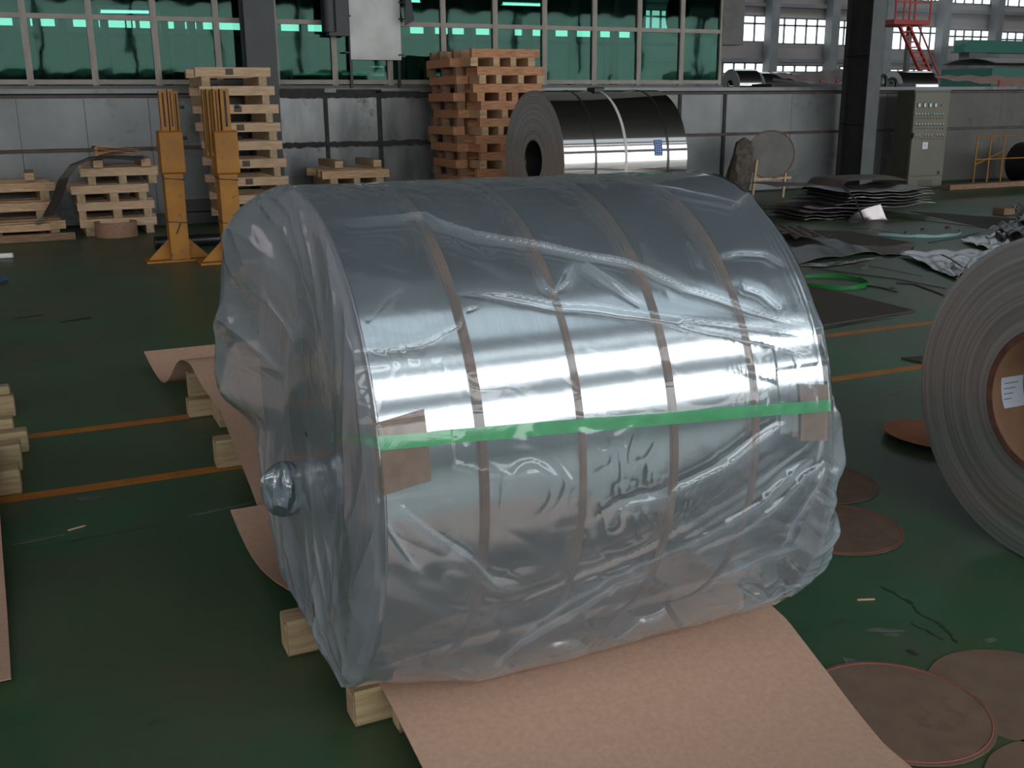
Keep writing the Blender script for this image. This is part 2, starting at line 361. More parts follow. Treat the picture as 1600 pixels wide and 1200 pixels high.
def crack(pts, w):
    q = [P(x, y, z=0) for x, y in pts]; k = MB(); rows = []
    for i in range(len(q)-1):
        for s_ in range(6):
            p = q[i]*(1-s_/6)+q[i+1]*s_/6+np.array([rng.normal(0, .004), rng.normal(0, .004), 0]); ww = w*abs(rng.normal(.6, .45))
            rows.append([(p[0]-ww, p[1]-ww*.6, .0012), (p[0]+ww, p[1]+ww*.6, .0012)])
    k.sheet(rows, .0004); k.build('floor_crack', M['stain'], floor)
crack([(1375, 916), (1420, 938), (1435, 958), (1470, 975), (1482, 990), (1500, 1008)], .006)
crack([(1422, 973), (1455, 990), (1480, 1003)], .0035)
crack([(30, 730+130), (200, 830), (300, 812)], .003)

# back wall: slab, cladding panels, rails
xL, xR_ = -14.0, 34.0
wall = struct(MB().box(xL, xR_, YW+.03, YW+.25, 0, 1.80).build('wall_back', M['wall_slab']))
def xw(px, py): return P(px, py, y=YW)[0]
seams = [-14, -10, -6, -3, xw(30, 200), xw(135, 200), xw(233, 180), xw(330, 200), xw(420, 200), xw(510, 200), xw(597, 200), xw(740, 200), xw(905, 190), xw(1060, 190), xw(1125, 190), xw(1235, 190), xw(1325, 200), xw(1380, 200), xw(1460, 200), xw(1560, 200), 21, 23, 26, 30, 34]
for i in range(len(seams)-1):
    a, c = seams[i]+.003, seams[i+1]-.003
    mid = (a+c)/2; mm = M['clad2'] if xw(440, 200) < mid < xw(700, 200) else (M['clad3'] if mid > xw(1380, 200) else M['clad'])
    for (z0, z1) in ((.03, ZR2-.025), (ZR2+.025, ZR1-.02)):
        dy = rng.uniform(0, .012)
        MB().box(a, c, YW-.01-dy, YW+.03, z0, z1).build('cladding_panel', mm, wall)
for z, h in ((ZR1, .035), (ZR2, .04)):
    MB().box(xL, xR_, YW-.05, YW+.02, z-h/2, z+h/2).build('wall_rail', M['rail'], wall)
for px in (510, 593, 1060, 1130):
    x = xw(px, 200); MB().box(x-.03, x+.03, YW-.035, YW+.01, .05, ZR1).build('panel_joint', M['grime'], wall)
MB().box(xL, xR_, YW-.04, YW+.26, 1.80, 1.86).build('wall_capping', M['clad'], wall)
for px in (470, 560, 620, 735): # grimy strip along capping
    x = xw(px, 150); MB().box(x-.35, x+.35, YW-.055, YW-.035, ZR1+.01, ZR1+.05+rng.uniform(0, .05)).build('grime_strip', M['grime'], wall)

for z, h in ((ZR1, .07), (ZR2, .075)):
    k = MB(); rows = []; x0g, x1g = xw(440, 200), xw(705, 200)
    for i in range(60):
        x = x0g+(x1g-x0g)*i/59; rows.append([(x, YW-.056, z-h*rng.uniform(.35, .75)), (x, YW-.056, z+h*rng.uniform(.3, .6))])
    k.sheet(rows, .003).build('grime_strip', M['grime'], wall)
# green glazed partition: one window per bay
ZS, ZT, ZTOP = 1.955, 2.80, 3.75
mull = [(-4.2), (-3.0), (-1.95), (-.95)]+[xw(x, 70) for x in (41, 144, 244, 341, 431, 523, 610, 695, 776, 853, 931, 1001, 1068, 1130)]
base = struct(MB().box(-14, mull[-1]+.05, YW+.02, YW+.2, 1.86, ZS-.05).build('trim_1', M['clad3']))
for i in range(len(mull)-1):
    a, c = mull[i], mull[i+1]
    w = bpy.data.objects.new('window_%d' % (i+1), None); COL.objects.link(w); w.location = ((a+c)/2, YW+.1, ZS); struct(w)
    fw = .042
    MB().box(a, a+fw, YW+.04, YW+.12, ZS-.05, ZTOP).build('mullion', M['frame'], w)
    MB().box(c-fw, c, YW+.04, YW+.12, ZS-.05, ZTOP).build('mullion', M['frame'], w)
    for z in (ZS, ZT): MB().box(a+fw, c-fw, YW+.045, YW+.115, z-.035, z+.03).build('transom', M['frame'], w)
    MB().box(a+fw, c-fw, YW+.045, YW+.115, ZTOP-.05, ZTOP).build('head_rail', M['frame'], w)
    for z0, z1 in ((ZS+.03, ZT-.035), (ZT+.03, ZTOP-.05)):
        MB().box(a+fw, c-fw, YW+.078, YW+.084, z0, z1).build('pane', M['greenglass'], w)
struct(MB().box(-14, mull[0], YW+.02, YW+.2, 1.86, 10).build('wall_back_upper', M['ghall']))
struct(MB().box(mull[0], mull[-1]+.02, YW+.02, YW+.2, ZTOP, 10).build('wall_back_header', M['ghall']))
struct(MB().box(mull[-1], mull[-1]+.45, YW+.03, YW+.3, 2.58, 4.2).build('trim_2', M['clad3']))

# hall shell
struct(MB().box(-16.2, -16, -9.2, 50, 0, 10.5).build('wall_left', M['ghall']))
struct(MB().box(64, 64.2, -9.2, 50, 0, 10.5).build('wall_right', M['ghall']))
struct(MB().box(-16.2, 64.2, -9.2, 50.2, 10.5, 10.7).build('ceiling', M['ceil']))
M['pale_wall'] = mat('pale_wall_paint', (.55, .55, .53), .8, c2=(.62, .62, .60), scale=.6)
DX0, DX1 = 12.5, 26.0  # bright door bay added low down for the far coil to mirror
fwall = struct(MB().box(-16, DX0, -9.2, -9, 0, 2.8).box(DX1, 64, -9.2, -9, 0, 2.8).build('wall_front', M['pale_wall']))
for (z0, z1) in ((5.15, 7.1), (9.3, 10.5)): MB().box(-16, 64, -9.2, -9, z0, z1).build('spandrel', M['ghall'], fwall)
M['day_front'] = emis('daylight_front', (.95, .98, 1.0), FRONT_WIN)
for k, (xa_, xb_, z0, z1) in enumerate(((-16, 64, 2.8, 5.15), (-16, 64, 7.1, 9.3), (DX0, DX1, 0.0, 2.8))):
    w = struct(MB().box(xa_, xb_, -9.12, -9.08, z0, z1).build('window_%d' % (30+k), M['day_front']))
    for x in np.arange(xa_+2, xb_, 3.0): MB().box(x-.09, x+.09, -9.09, -9.0, z0, z1).build('glazing_bar', M['far_steel'], w)
M['day_dim'] = emis('daylight_dim', (.9, .97, 1.0), 1.3)
struct(MB().box(-16, 64, -8.9, -7.6, 10.44, 10.49).build('window_36', M['day_dim']))
M['fill_near_roof'] = emis('near_roof_fill', (.82, .93, 1.0), .75)  # dim roof strip added to lift the light on floor and board
struct(MB().box(-16, 64, -5.5, -2.0, 10.44, 10.49).build('window_38', M['fill_near_roof']))
M['fill_side'] = emis('side_fill', (1.0, .86, .90), SIDE_FILL)  # unseen pinkish panel added to light the left-facing coil ends and film
w = struct(MB().box(-15.99, -15.95, -7, 14, 1.2, 5.5).build('window_37', M['fill_side']))
for y_ in np.arange(-5, 14, 2.5): MB().box(-15.95, -15.9, y_-.08, y_+.08, 1.2, 5.5).build('glazing_bar', M['far_steel'], w)
M['fill_far_roof'] = emis('far_roof_fill', (.8, .92, 1.0), ROOF_FILL)  # unseen glowing roof strips, added to brighten the far wall
for k, y_ in enumerate((28, 36, 44)): struct(MB().box(-16, 64, y_, y_+2.2, 10.44, 10.49).build('window_%d' % (90+k), M['fill_far_roof']))

# far hall: wall with daylight windows
YF = 50.0
farw = struct(MB().box(-16, 64, YF, YF+.2, 0, 10.5).build('wall_far', M['far_wall']))
M['day_far'] = emis('daylight_far', (.85, .96, 1.0), FAR_WIN)
wn = 40
def farwin(px0, py0, px1, py1, ncol, rows, y=YF, m='day_far'):
    global wn
    a = P(px0, py0, y=y); c = P(px1, py1, y=y); xa, xb = a[0], c[0]; z1 = (a[2]); z0 = c[2]
    w = struct(MB().box(xa, xb, y-.05, y-.02, z0, z1).build('window_%d' % wn, M[m])); wn += 1
    for i in range(ncol+1):
        x = xa+(xb-xa)*i/ncol; MB().box(x-.05, x+.05, y-.12, y-.05, z0, z1).build('glazing_bar', M['far_steel'], w)
    for r in rows:
        z = z0+(z1-z0)*r; MB().box(xa, xb, y-.12, y-.05, z-.05, z+.05).build('glazing_rail', M['far_steel'], w)
    return w
farwin(1207, 28, 1290, 70, 5, (0, .72, 1)); farwin(1303, 32, 1345, 72, 3, (0, .72, 1)); farwin(1392, 40, 1464, 79, 5, (0, .72, 1))
farwin(1478, 46, 1542, 74, 5, (0, .6, 1)); farwin(1560, 50, 1620, 80, 5, (0, .6, 1)); farwin(1158, 24, 1196, 66, 2, (0, .7, 1))
farwin(1075, 18, 1140, 60, 4, (0, .7, 1)); farwin(985, 14, 1060, 52, 5, (0, .7, 1))
farwin(1204, 102, 1292, 113, 5, (0, 1)); farwin(1310, 104, 1345, 114, 2, (0, 1)); farwin(1389, 108, 1462, 118, 6, (0, 1)); farwin(1500, 113, 1530, 146, 2, (0, 1)); farwin(1545, 113, 1600, 148, 3, (0, 1)); farwin(1128, 98, 1194, 132, 4, (0, .5, 1))
farwin(1345, -14, 1386, 0, 3, (0, 1)); farwin(1428, -20, 1470, 3, 4, (0, 1)); farwin(1479, -20, 1546, 8, 5, (0, 1)); farwin(1558, -16, 1640, 13, 5, (0, 1))
for px in (1298, 1204, 1382, 1470, 1552, 1100):
    c = P(px, 80, y=YF-.6); MB().box(c[0]-.28, c[0]+.28, YF-.9, YF-.3, 0, 10.5).build('wall_column', M['far_steel'], farw)
for py in (10, 95):
    z = P(1250, py, y=YF)[2]; MB().box(10, 64, YF-.35, YF-.1, z-.1, z+.1).build('girt', M['far_steel'], farw)

# nearer bay behind the green glass: pale sheet screen with a strip of lights over it
YM = 24.0
zt = P(500, 49, y=YM)[2]; zb2 = P(500, 33, y=YM)[2]; xm1 = P(1010, 40, y=YM)[0]
midw = struct(MB().box(-16, xm1, YM+.03, YM+.1, 0, zt-.02).build('wall_screen', M['far_steel']))
x = -16.0
while x < xm1-1.0:
    wd = rng.uniform(.8, 1.3); MB().box(x+.01, min(x+wd, xm1)-.01, YM-rng.uniform(0, .03), YM+.03, .02, zt-.04-rng.uniform(0, .05)).build('sheet', M['corrug'], midw); x += wd
M['day_mid'] = emis('daylight_mid', (.8, 1, .95), MID_WIN)
for (a, c) in ((-60, 20), (48, 86), (115, 135), (155, 212), (219, 236), (250, 272), (290, 307), (318, 378), (440, 503), (642, 662), (681, 700), (708, 730), (745, 765), (806, 816), (825, 850), (870, 925), (940, 985)):
    xa = P(a, 40, y=YM)[0]; xb = P(c, 40, y=YM)[0]
    w = struct(MB().box(xa, xb, YM+.03, YM+.06, zt, zb2).build('window_%d' % wn, M['day_mid'])); wn += 1
for px in (60, 100, 165, 258, 300, 475, 670, 732, 825, 894, 960):
    x = P(px, 60, y=YM-1.5)[0]; q = struct(MB().box(x-.07, x+.07, YM-1.6, YM-1.4, 0, 5.5).build('trim_%d' % (3+px), M['column']))
zr = P(500, 60, y=YM-1.5)[2]
struct(MB().box(-16, xm1, YM-1.42, YM-1.36, zr-.04, zr+.04).build('trim_900', M['column']))
struct(MB().box(-16, xm1, YM+.03, YM+.12, zb2, 10.5).build('wall_screen_upper', M['ceil']))
# low dark roof of that bay
struct(MB().box(-16, xm1, YW+.6, YM+.1, 4.25, 4.35).build('ceiling_bay', M['ceil']))
M['tube'] = emis('fluorescent_tube', (.75, 1, .97), 5.0)
tubes = [((155, 18), (235, 19), 'fluorescent lamp seen through the third green pane from the left'),
         ((630, 1), (657, 2), 'fluorescent lamp behind green glass just right of the white board'),
         ((783, 6), (851, 8), 'fluorescent lamp behind green glass above the right part of the tall timber stack')]
for (a, c, lab) in tubes:
    p0 = P(*a, y=18.5); p1 = P(*c, y=18.5)
    t = thing('ceiling_lamp', lab, 'lamp', (p0+p1)/2, 'fluorescent lamps behind the green glass')
    MB().cyl(p0, p1, .022, 12).build('lamp_tube', M['tube'], t, smooth=True)
    MB().box(p0[0]-.03, p1[0]+.03, 18.42, 18.58, p0[2]+.03, p0[2]+.09).build('lamp_housing', M['white'], t)
    for p in (p0, p1): MB().box(p[0]-.02, p[0]+.02, 18.47, 18.53, p0[2]-.02, p0[2]+.05).build('lamp_holder', M['white'], t)
    for f in (.2, .8): q = p0*(1-f)+p1*f; MB().bar((q[0], 18.5, q[2]+.08), (q[0], 18.5, 4.25), .01).build('hanger', M['far_steel'], t)
# aluminium coils seen through the green glass and past the corner
def small_coil(px, py, y, r, w, lab, grp=None, m='corrug'):
    c = P(px, py, y=y); t = thing('metal_coil', lab, 'coil', (c[0], y, 0), grp)
    zc = c[2]
    k = MB(); k.ringx(c[0]-w/2, c[0]+w/2, y, zc, r*.35, r, 40).build('wound_body', M['coil_rear'], t, smooth=True)
    MB().ringx(c[0]-w/2-.01, c[0]-w/2, y, zc, r*.35, r*.97, 40).build('coil_edge', M['white'], t, smooth=True)
    MB().box(c[0]-w/2, c[0]+w/2, y-r*.7, y+r*.7, 0, zc-r*.93).build('cradle', M['greenmach'], t)
small_coil(1158, 134, 20, .36, .6, 'pale coil end showing above the low wall right of the green windows')
small_coil(1205, 136, 21, .35, .9, 'shiny coil lying above the low wall just left of the dark column')
small_coil(1420, 136, 21, .40, 1.2, 'shiny coil lying behind the red ladder foot')
for px, lab in ((485, 'coil with white edge behind the green glass left of the white board legs'), (560, 'coil behind the green glass between the white board legs'), (690, 'coil behind the green glass left of the tall timber stack')):
    small_coil(px, 118, 19.5, .32, .8, lab)
# large dark duct behind the right-hand green panes
c = P(1078, 22, y=19)
t = thing('ventilation_duct', 'round black duct mouth behind the upper right green panes', 'duct', c)
MB().ringx(c[0]-.3, c[0]+.7, 19, c[2], .38, .45, 40).build('duct_shell', M['black'], t, smooth=True)
MB().ringx(c[0]+.3, c[0]+.32, 19, c[2], .01, .38, 40).build('damper', M['dark_steel'], t)
MB().bar((c[0]+.2, 19, c[2]+.4), (c[0]+.2, 19, 4.25), .03).build('hanger', M['dark_steel'], t)
# hook block seen through the glass
c = P(207, 95, y=20)
t = thing('crane_hook', 'dark crane hook block hanging on ropes behind the third green pane', 'hook', c)
MB().box(c[0]-.08, c[0]+.08, 19.95, 20.05, c[2]-.12, c[2]+.12, ch=.03).build('hook_block', M['column'], t)
for dx in (-.05, .05): MB().cyl((c[0]+dx, 20, c[2]+.1), (c[0]+dx, 20, 4.25), .012, 6).build('rope', M['column'], t)
MB().tube([(c[0]+.07*math.sin(a), 20, c[2]-.2-.07*math.cos(a)) for a in np.linspace(3.1, -1.6, 12)], .02, 8).build('hook', M['column'], t, smooth=True)

# ------------------------------------------------------------------ steel columns
def column(px0, px1, pxf, y, label, dep=.34, ztop=10.5):
    a = P(px0, 0, y=y)[0]; c = P(px1, 0, y=y)[0]
    t = thing('steel_column', label, 'column', ((a+c)/2, y+dep/2, 0))
    MB().box(a, c, y, y+.025, 0, ztop).build('flange', M['column_lit'] if pxf else M['column'], t)
    MB().box(a, c, y+dep-.025, y+dep, 0, ztop).build('flange', M['column'], t)
    MB().box((a+c)/2-.012, (a+c)/2+.012, y+.025, y+dep-.025, 0, ztop).build('web', M['column'], t)
    MB().box(a-.06, c+.06, y-.06, y+dep+.03, 0, .025).build('base_plate', M['dark_steel'], t)
    return t
column(379, 427, 0, 15.45, 'dark grey steel column rising behind the tall pale pallet stack')
# right column: box shape, shade painted into the wide face, light into the narrow one
a = P(1366, 0, y=14.9)[0]; e = P(1386, 0, y=14.9)[0]; yb_ = min(P(1325, 0, x=a)[1], 15.74)
t = thing('steel_column', 'dark steel column standing just left of the control cabinet', 'column', ((a+e)/2, 15.3, 0))
MB().box(a, e, 14.9, 14.93, 0, 10.5).build('flange', M['column_lit'], t)
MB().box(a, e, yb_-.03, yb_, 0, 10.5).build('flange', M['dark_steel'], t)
MB().box((a+e)/2-.06, (a+e)/2-.03, 14.93, yb_-.03, 0, 10.5).build('web', M['dark_steel'], t)
for zz in (1.2, 2.4, 3.4): MB().box(a+.01, (a+e)/2-.06, 14.93, yb_-.03, zz, zz+.02).build('stiffener', M['dark_steel'], t)
MB().box(a-.05, e+.04, 14.85, yb_+.01, 0, .02).build('base_plate', M['dark_steel'], t)

# ------------------------------------------------------------------ white board on posts, and the dark box behind
y = 15.78
p0 = P(543, -20, y=y); p1 = P(627, 94, y=y)
t = thing('notice_board', 'blank white board on two black posts in front of the green windows', 'board', ((p0[0]+p1[0])/2, y, 0))
MB().box(p0[0], p1[0], y-.012, y, p1[2], p0[2]).build('board_panel', M['sign'], t)
for px in (549, 624):
    x = P(px, 100, y=y)[0]; MB().box(x-.02, x+.02, y+.002, y+.04, 1.86, p0[2]).build('post', M['black'], t)
for px, py in ((543, 25), (543, 82), (627, 4), (627, 30), (627, 86)):
    q = P(px, py, y=y); MB().box(q[0]-.05, q[0]+.04, y-.03, y-.012, q[2]-.012, q[2]+.012).build('clamp', M['dark_steel'], t)
t = thing('motor_housing', 'black rounded housing hanging left of the white board', 'machine', P(530, 20, y=15.62))
q0 = P(516, 50, y=15.62); q1 = P(545, 50, y=15.62)
MB().cyl((q0[0], 15.66, q0[2]), (q0[0], 15.66, 3.8), .11, 16).build('housing_shell', M['black'], t, smooth=True)
MB().box(q0[0]-.02, q1[0], 15.60, 15.75, q0[2]-.05, q0[2]+.5).build('bracket', M['black'], t)
q2 = P(640, 30, y=15.62)
t = thing('dark_flap', 'dark tapering flap sticking out right of the white board', 'panel', q2)
MB().add([(p1[0], 15.55, q2[2]-.1), (p1[0]+.17, 15.6, q2[2]-.02), (p1[0]+.06, 15.6, 3.6), (p1[0], 15.55, 3.6), (p1[0], 15.57, q2[2]-.1), (p1[0]+.17, 15.62, q2[2]-.02), (p1[0]+.06, 15.62, 3.6), (p1[0], 15.57, 3.6)],
         [(0, 1, 2, 3), (7, 6, 5, 4), (0, 4, 5, 1), (1, 5, 6, 2), (2, 6, 7, 3), (3, 7, 4, 0)]).build('flap_sheet', M['black'], t)

# ------------------------------------------------------------------ timber pallets
def make_pallet(wx, wy, pitch, fm, em, cross=(-.40, .36), beams=(0, .5, 1), stamp=False, jit=.02):
    """skid: cross blocks along Y below, three beams along X above; local origin at its base centre"""
    t = bpy.data.objects.new('timber_pallet', None); COL.objects.link(t)
    h = pitch/2
    for k in cross:
        x = k*wx+rng.normal(0, jit); w = rng.uniform(.085, .11)
        MB().box(x-w/2, x+w/2, -wy/2-rng.uniform(-.01, .03), wy/2, .001, h-.001, ch=.0).build('cross_block', em, t, local=True)
    for k in beams:
        yy = -wy/2+.05+k*(wy-.1); a = rng.normal(0, .012)
        Mx = Matrix.Translation((rng.normal(0, jit), yy, 0)) @ Matrix.Rotation(a, 4, 'Z')
        o = MB().box(-wx/2, wx/2, -.05, .05, h, 2*h-.002, Mx).build('beam', fm, t, local=True)
        if stamp and k == beams[0]:
            MB().box(-.10, -.0, -.0525, -.0505, h+.02, 2*h-.02, Mx).build('stamp', M['pine_print'], t, local=True)
    return t
ORD = ['bottom', 'second', 'third', 'fourth', 'fifth', 'sixth', 'seventh', 'eighth', 'ninth', 'tenth', 'eleventh', 'twelfth', 'thirteenth', 'top']
def stack(protos, n, cx, cy, pitch, desc, group, jx=.02, jr=.015, xs=None, rots=None):
    for i in range(n):
        p = copy_tree(protos[i % len(protos)])
        p.location = (cx+(xs[i] if xs else rng.normal(0, jx)), cy+rng.normal(0, .015), i*pitch)
        p.rotation_euler.z = (rots[i] if rots else rng.normal(0, jr))
        nm = 'top' if i == n-1 else ORD[i]
        tag(p, ('%s pallet of ' % nm if nm in ('top', 'bottom') else '%s pallet up in ' % nm)+desc, 'pallet', group)
def rm(o):
    for c_ in list(o.children): rm(c_)
    bpy.data.objects.remove(o)
# tall pale stack (C)
ycf = 14.3
xa, xb = P(335, 300, y=ycf)[0], P(449, 300, y=ycf)[0]
ztopC = P(380, 105, y=ycf)[2]; nC = 9; pC = ztopC/nC
protos = [make_pallet(xb-xa, 1.05, pC, M['pine_pale'], M['pine_end'], beams=(0, 1), stamp=(i % 2 == 0)) for i in range(3)]
stack(protos, nC, (xa+xb)/2, ycf+.52, pC, 'the tall pale stack behind the right yellow stand', 'pallets in the tall pale stack', xs=[.10, .06, .04, .02, 0, -.02, -.04, -.08, -.10])
for q in protos: rm(q)
# small stack left of centre (D)
yd = 14.4; xa, xb = P(508, 300, y=yd)[0], P(612, 300, y=yd)[0]
protos = [make_pallet(xb-xa, .95, .225, M['pine'], M['pine_end'], cross=(-.36, .0, .36)) for i in range(2)]
nD = 3; pD = P(560, 262, y=yd)[2]/nD
stack(protos, nD, (xa+xb)/2, yd+.5, pD, 'the low stack between the column and the tall orange stack', 'pallets in the low stack', xs=[0, 0, -.02])
for q in protos: rm(q)
for px in (530, 590):
    x = P(px, 262, y=yd)[0]; k = thing('timber_offcut', 'loose square timber lying on the low stack, %s of two' % ('left' if px == 530 else 'right'), 'timber', (x, yd+.5, nD*pD), 'loose timbers on the low stack')
    MB().box(x-.06, x+.06, yd+.0, yd+.9, nD*pD+.001, nD*pD+.10, ch=.015).build('timber_body', M['pine_end'], k)
    MB().box(x-.055, x+.055, yd-.004, yd-.001, nD*pD+.008, nD*pD+.094).build('sawn_end', M['pine'], k)
# tall orange stack (E)
ye = 14.0; xa, xb = P(748, 200, y=ye)[0], P(851, 200, y=ye)[0]
ztE = P(770, 76, y=ye)[2]; nE = 10; pE = ztE/nE
protos = [make_pallet(xb-xa, 1.15, pE, M['pine_red'], M['pine'] if i != 1 else M['pine_red'], cross=(-.42, -.12, .14, .40), jit=.04) for i in range(3)]
stack(protos, nE, (xa+xb)/2, ye+.6, pE, 'the tall orange-brown stack left of the far coil', 'pallets in the tall orange-brown stack', jx=.035, jr=.03, xs=[.0, .03, -.02, .02, -.04, .02, 0, .03, .0, -.12])
for q in protos: rm(q)
# second, set back stack just left of it
xq0 = P(702, 200, y=14.7)[0]; xq1 = xa-.06
protos = [make_pallet(xq1-xq0, 1.0, pE, M['pine_old'], M['pine_red'], cross=(-.3, .3), jit=.03) for i in range(2)]
stack(protos, nE, (xq0+xq1)/2-.02, ye+.9, pE, 'the darker stack tucked behind the tall orange one', 'pallets in the darker stack', jx=.02, jr=.02)
for q in protos: rm(q)
# pile B on the left: three crooked pallets and a loose set at the foot
yb = 14.55; xa, xb = P(118, 300, y=yb)[0], P(240, 300, y=yb)[0]; wB = xb-xa
zB = P(180, 262, y=yb)[2]; pB = zB/4
protos = [make_pallet(wB, .9, pB, M['pine_pale'], M['pine_end'], cross=(-.40, .02, .40)) for i in range(4)]
stack(protos, 4, (xa+xb)/2, yb+.5, pB, 'the crooked pale pile left of the yellow stands', 'pallets in the crooked pale pile', xs=[.02, .0, -.06, .12], rots=[.02, -.02, .04, -.02])
for q in protos: rm(q)
for i, (px, w) in enumerate(((153, 'left'), (228, 'right'))):
    x = P(px, 258, y=yb)[0]; k = thing('timber_offcut', 'rounded square timber on top of the crooked pale pile, %s of two' % w, 'timber', (x, yb+.4, 4*pB))
    MB().box(x-.06, x+.06, yb-.03, yb+.9, 4*pB+.001, 4*pB+.11, ch=.02).build('timber_body', M['pine_end'], k)
    MB().box(x-.055, x+.055, yb-.034, yb-.031, 4*pB+.01, 4*pB+.10).build('sawn_end', M['pine'], k)
# twisted strips lying on top of that pile
t = thing('wood_strips', 'bundle of thin twisted strips lying on the crooked pale pile', 'strips', (P(180, 250, y=yb)[0], yb+.3, 4*pB+.11))
for i in range(6):
    x0 = P(135, 250, y=yb)[0]+rng.uniform(0, .2); x1 = P(rng.uniform(215, 255), 250, y=yb)[0]; dz = rng.uniform(.0, .05)
    rows = [[(x0+(x1-x0)*s, yb+.15+i*.06+.04*math.sin(3*s), 4*pB+.125+dz+.07*math.sin(math.pi*(1-s)*.6+i)*(1-s)+.01*i), (x0+(x1-x0)*s, yb+.20+i*.06, 4*pB+.125+dz+.06*(1-s)+.012*i)] for s in np.linspace(0, 1, 10)]
    MB().sheet(rows, .006).build('strip', M['bark'] if i % 2 else M['pine_red'], t)
# pile A, far left
ya = 14.6; xa, xb = P(-35, 320, y=ya)[0], P(80, 320, y=ya)[0]
zA = P(40, 283, y=ya)[2]; pA = .22; nA = 3
protos = [make_pallet(xb-xa, .9, pA, M['pine'], M['pine_end']) for i in range(2)]
stack(protos, nA, (xa+xb)/2, ya+.5, zA/nA, 'the dim stack at the left edge', 'pallets in the dim stack', xs=[.1, 0, .02], rots=[.03, 0, .05])
for q in protos: rm(q)
x = P(45, 270, y=ya)[0]; k = thing('timber_offcut', 'single square timber lying on the dim stack at the left edge', 'timber', (x, ya+.4, zA))
MB().box(x-.055, x+.055, ya, ya+.8, zA+.001, zA+.10, ch=.02).build('timber_body', M['pine_end'], k)
MB().box(x-.05, x+.05, ya-.004, ya-.001, zA+.01, zA+.09).build('sawn_end', M['pine'], k)
# bent weathered sheets between A and B
t = thing('bent_sheets', 'bundle of dark bent sheets arching between the two left pallet piles', 'sheets', (P(85, 340, y=14.4)[0], 14.4, 0))
pts = [(62, 352), (80, 338), (95, 310), (105, 280), (122, 258), (150, 247), (190, 246), (225, 249)]
for i in range(7):
    rows = []
    for j, (px, py) in enumerate(pts):
        q = P(px-i*2.2, py+i*1.2, y=14.36); z = max(q[2], .01)+.006*i
        rows.append([(q[0], 14.36+i*.012, z), (q[0]+.03, 14.36+i*.012+.10+.03*j, z+.01)])
    MB().sheet(rows, .005).build('bent_sheet', M['bark'] if i % 3 else M['dark_steel'], t)
# planks lying low on the left floor
for (a_, c_, yy, lab, mm) in (((-60, 350), (115, 345), 14.35, 'long low dark plank on the floor at far left', 'pine_old'), ((-60, 330), (75, 325), 14.45, 'brown plank lying against the dim left stack', 'pine'), ((40, 352), (70, 362), 14.1, 'short pale stick on the floor at far left', 'pine_pale')):
    q0, q1 = P(*a_, y=yy), P(*c_, y=yy)
    if mm == 'pine_pale': q0, q1 = P(*a_, z=.03), P(*c_, z=.03)
    else: q0[2] = q1[2] = .05 if mm == 'pine_old' else .17
    o = MB().bar(q0, q1, .09 if mm != 'pine_pale' else .03, .09 if mm != 'pine_pale' else .04).build('plank', M[mm]); tag(o, lab, 'plank')
# cardboard ring in front of pile B
c = P(183, 369, z=0); rr = .26
k = MB(); n = 40
for i in range(n):
    for rad, z in ((rr, 0), (rr, .19), (rr-.02, .19), (rr-.02, 0)):
        a = 2*math.pi*i/n; k.v.append((c[0]+rad*math.cos(a), c[1]+rr*.0+.26+rad*math.sin(a)*1.0-.26, z+.002))
for i in range(n):
    j = (i+1) % n
    for q in range(4): k.f.append((i*4+q, j*4+q, j*4+(q+1) % 4, i*4+(q+1) % 4))
t = k.build('cardboard_ring', M['kraft'], smooth=True); tag(t, 'short pale cardboard ring on the floor before the crooked pallet pile', 'ring')
# black pipe behind the stands
q0, q1 = P(243, 381, z=.06), P(430, 375, z=.06)
t = thing('pipe', 'black pipe lying on the floor behind the two yellow stands', 'pipe', (q0+q1)/2)
MB().cyl((q0[0], 12.9, .076), (q0[0]+1.9, 12.9, .076), .075, 20).build('pipe_body', M['blackshiny'], t, smooth=True)
MB().ringx(q0[0]-.012, q0[0], 12.9, .076, .05, .074, 24).build('pipe_end', M['dark_steel'], t)
# dark beams at the foot of the wall between the stacks
for i, (yy, z, x0_, x1_) in enumerate(((15.5, .08, 240, 345), (15.45, .26, 290, 345))):
    a = P(x0_, 340, y=yy)[0]; c_ = P(x1_, 340, y=yy)[0]
    tag(MB().box(a, c_, yy-.08, yy+.06, z-.075, z+.08).build('steel_beam', M['dark_steel']), ('lower' if i == 0 else 'upper')+' dark beam lying at the wall foot behind the yellow stands', 'beam')
# white tube and blue scrap at the left edge
q = P(8, 400, z=.03)
t = thing('rolled_sheet', 'white tube lying on the floor at the left edge', 'tube', q)
MB().cyl((q[0]-.25, q[1]+.02, .032), (q[0]+.075, q[1], .032), .03, 16).build('tube_body', M['white'], t, smooth=True)
MB().cyl((q[0]+.076, q[1], .032), (q[0]+.085, q[1], .032), .028, 16).build('tube_cap', M['paleband'], t)
q = P(2, 442, z=0)
k = MB(); rows = [[(q[0]-.2+.06*i+.01*j, q[1]-.08+.05*j, .004+.03*abs(math.sin(i*1.9+j))) for j in range(4)] for i in range(5)]
tag(k.sheet(rows, .002).build('plastic_scrap', M['blue']), 'crumpled blue plastic scrap on the floor at the left edge', 'scrap')

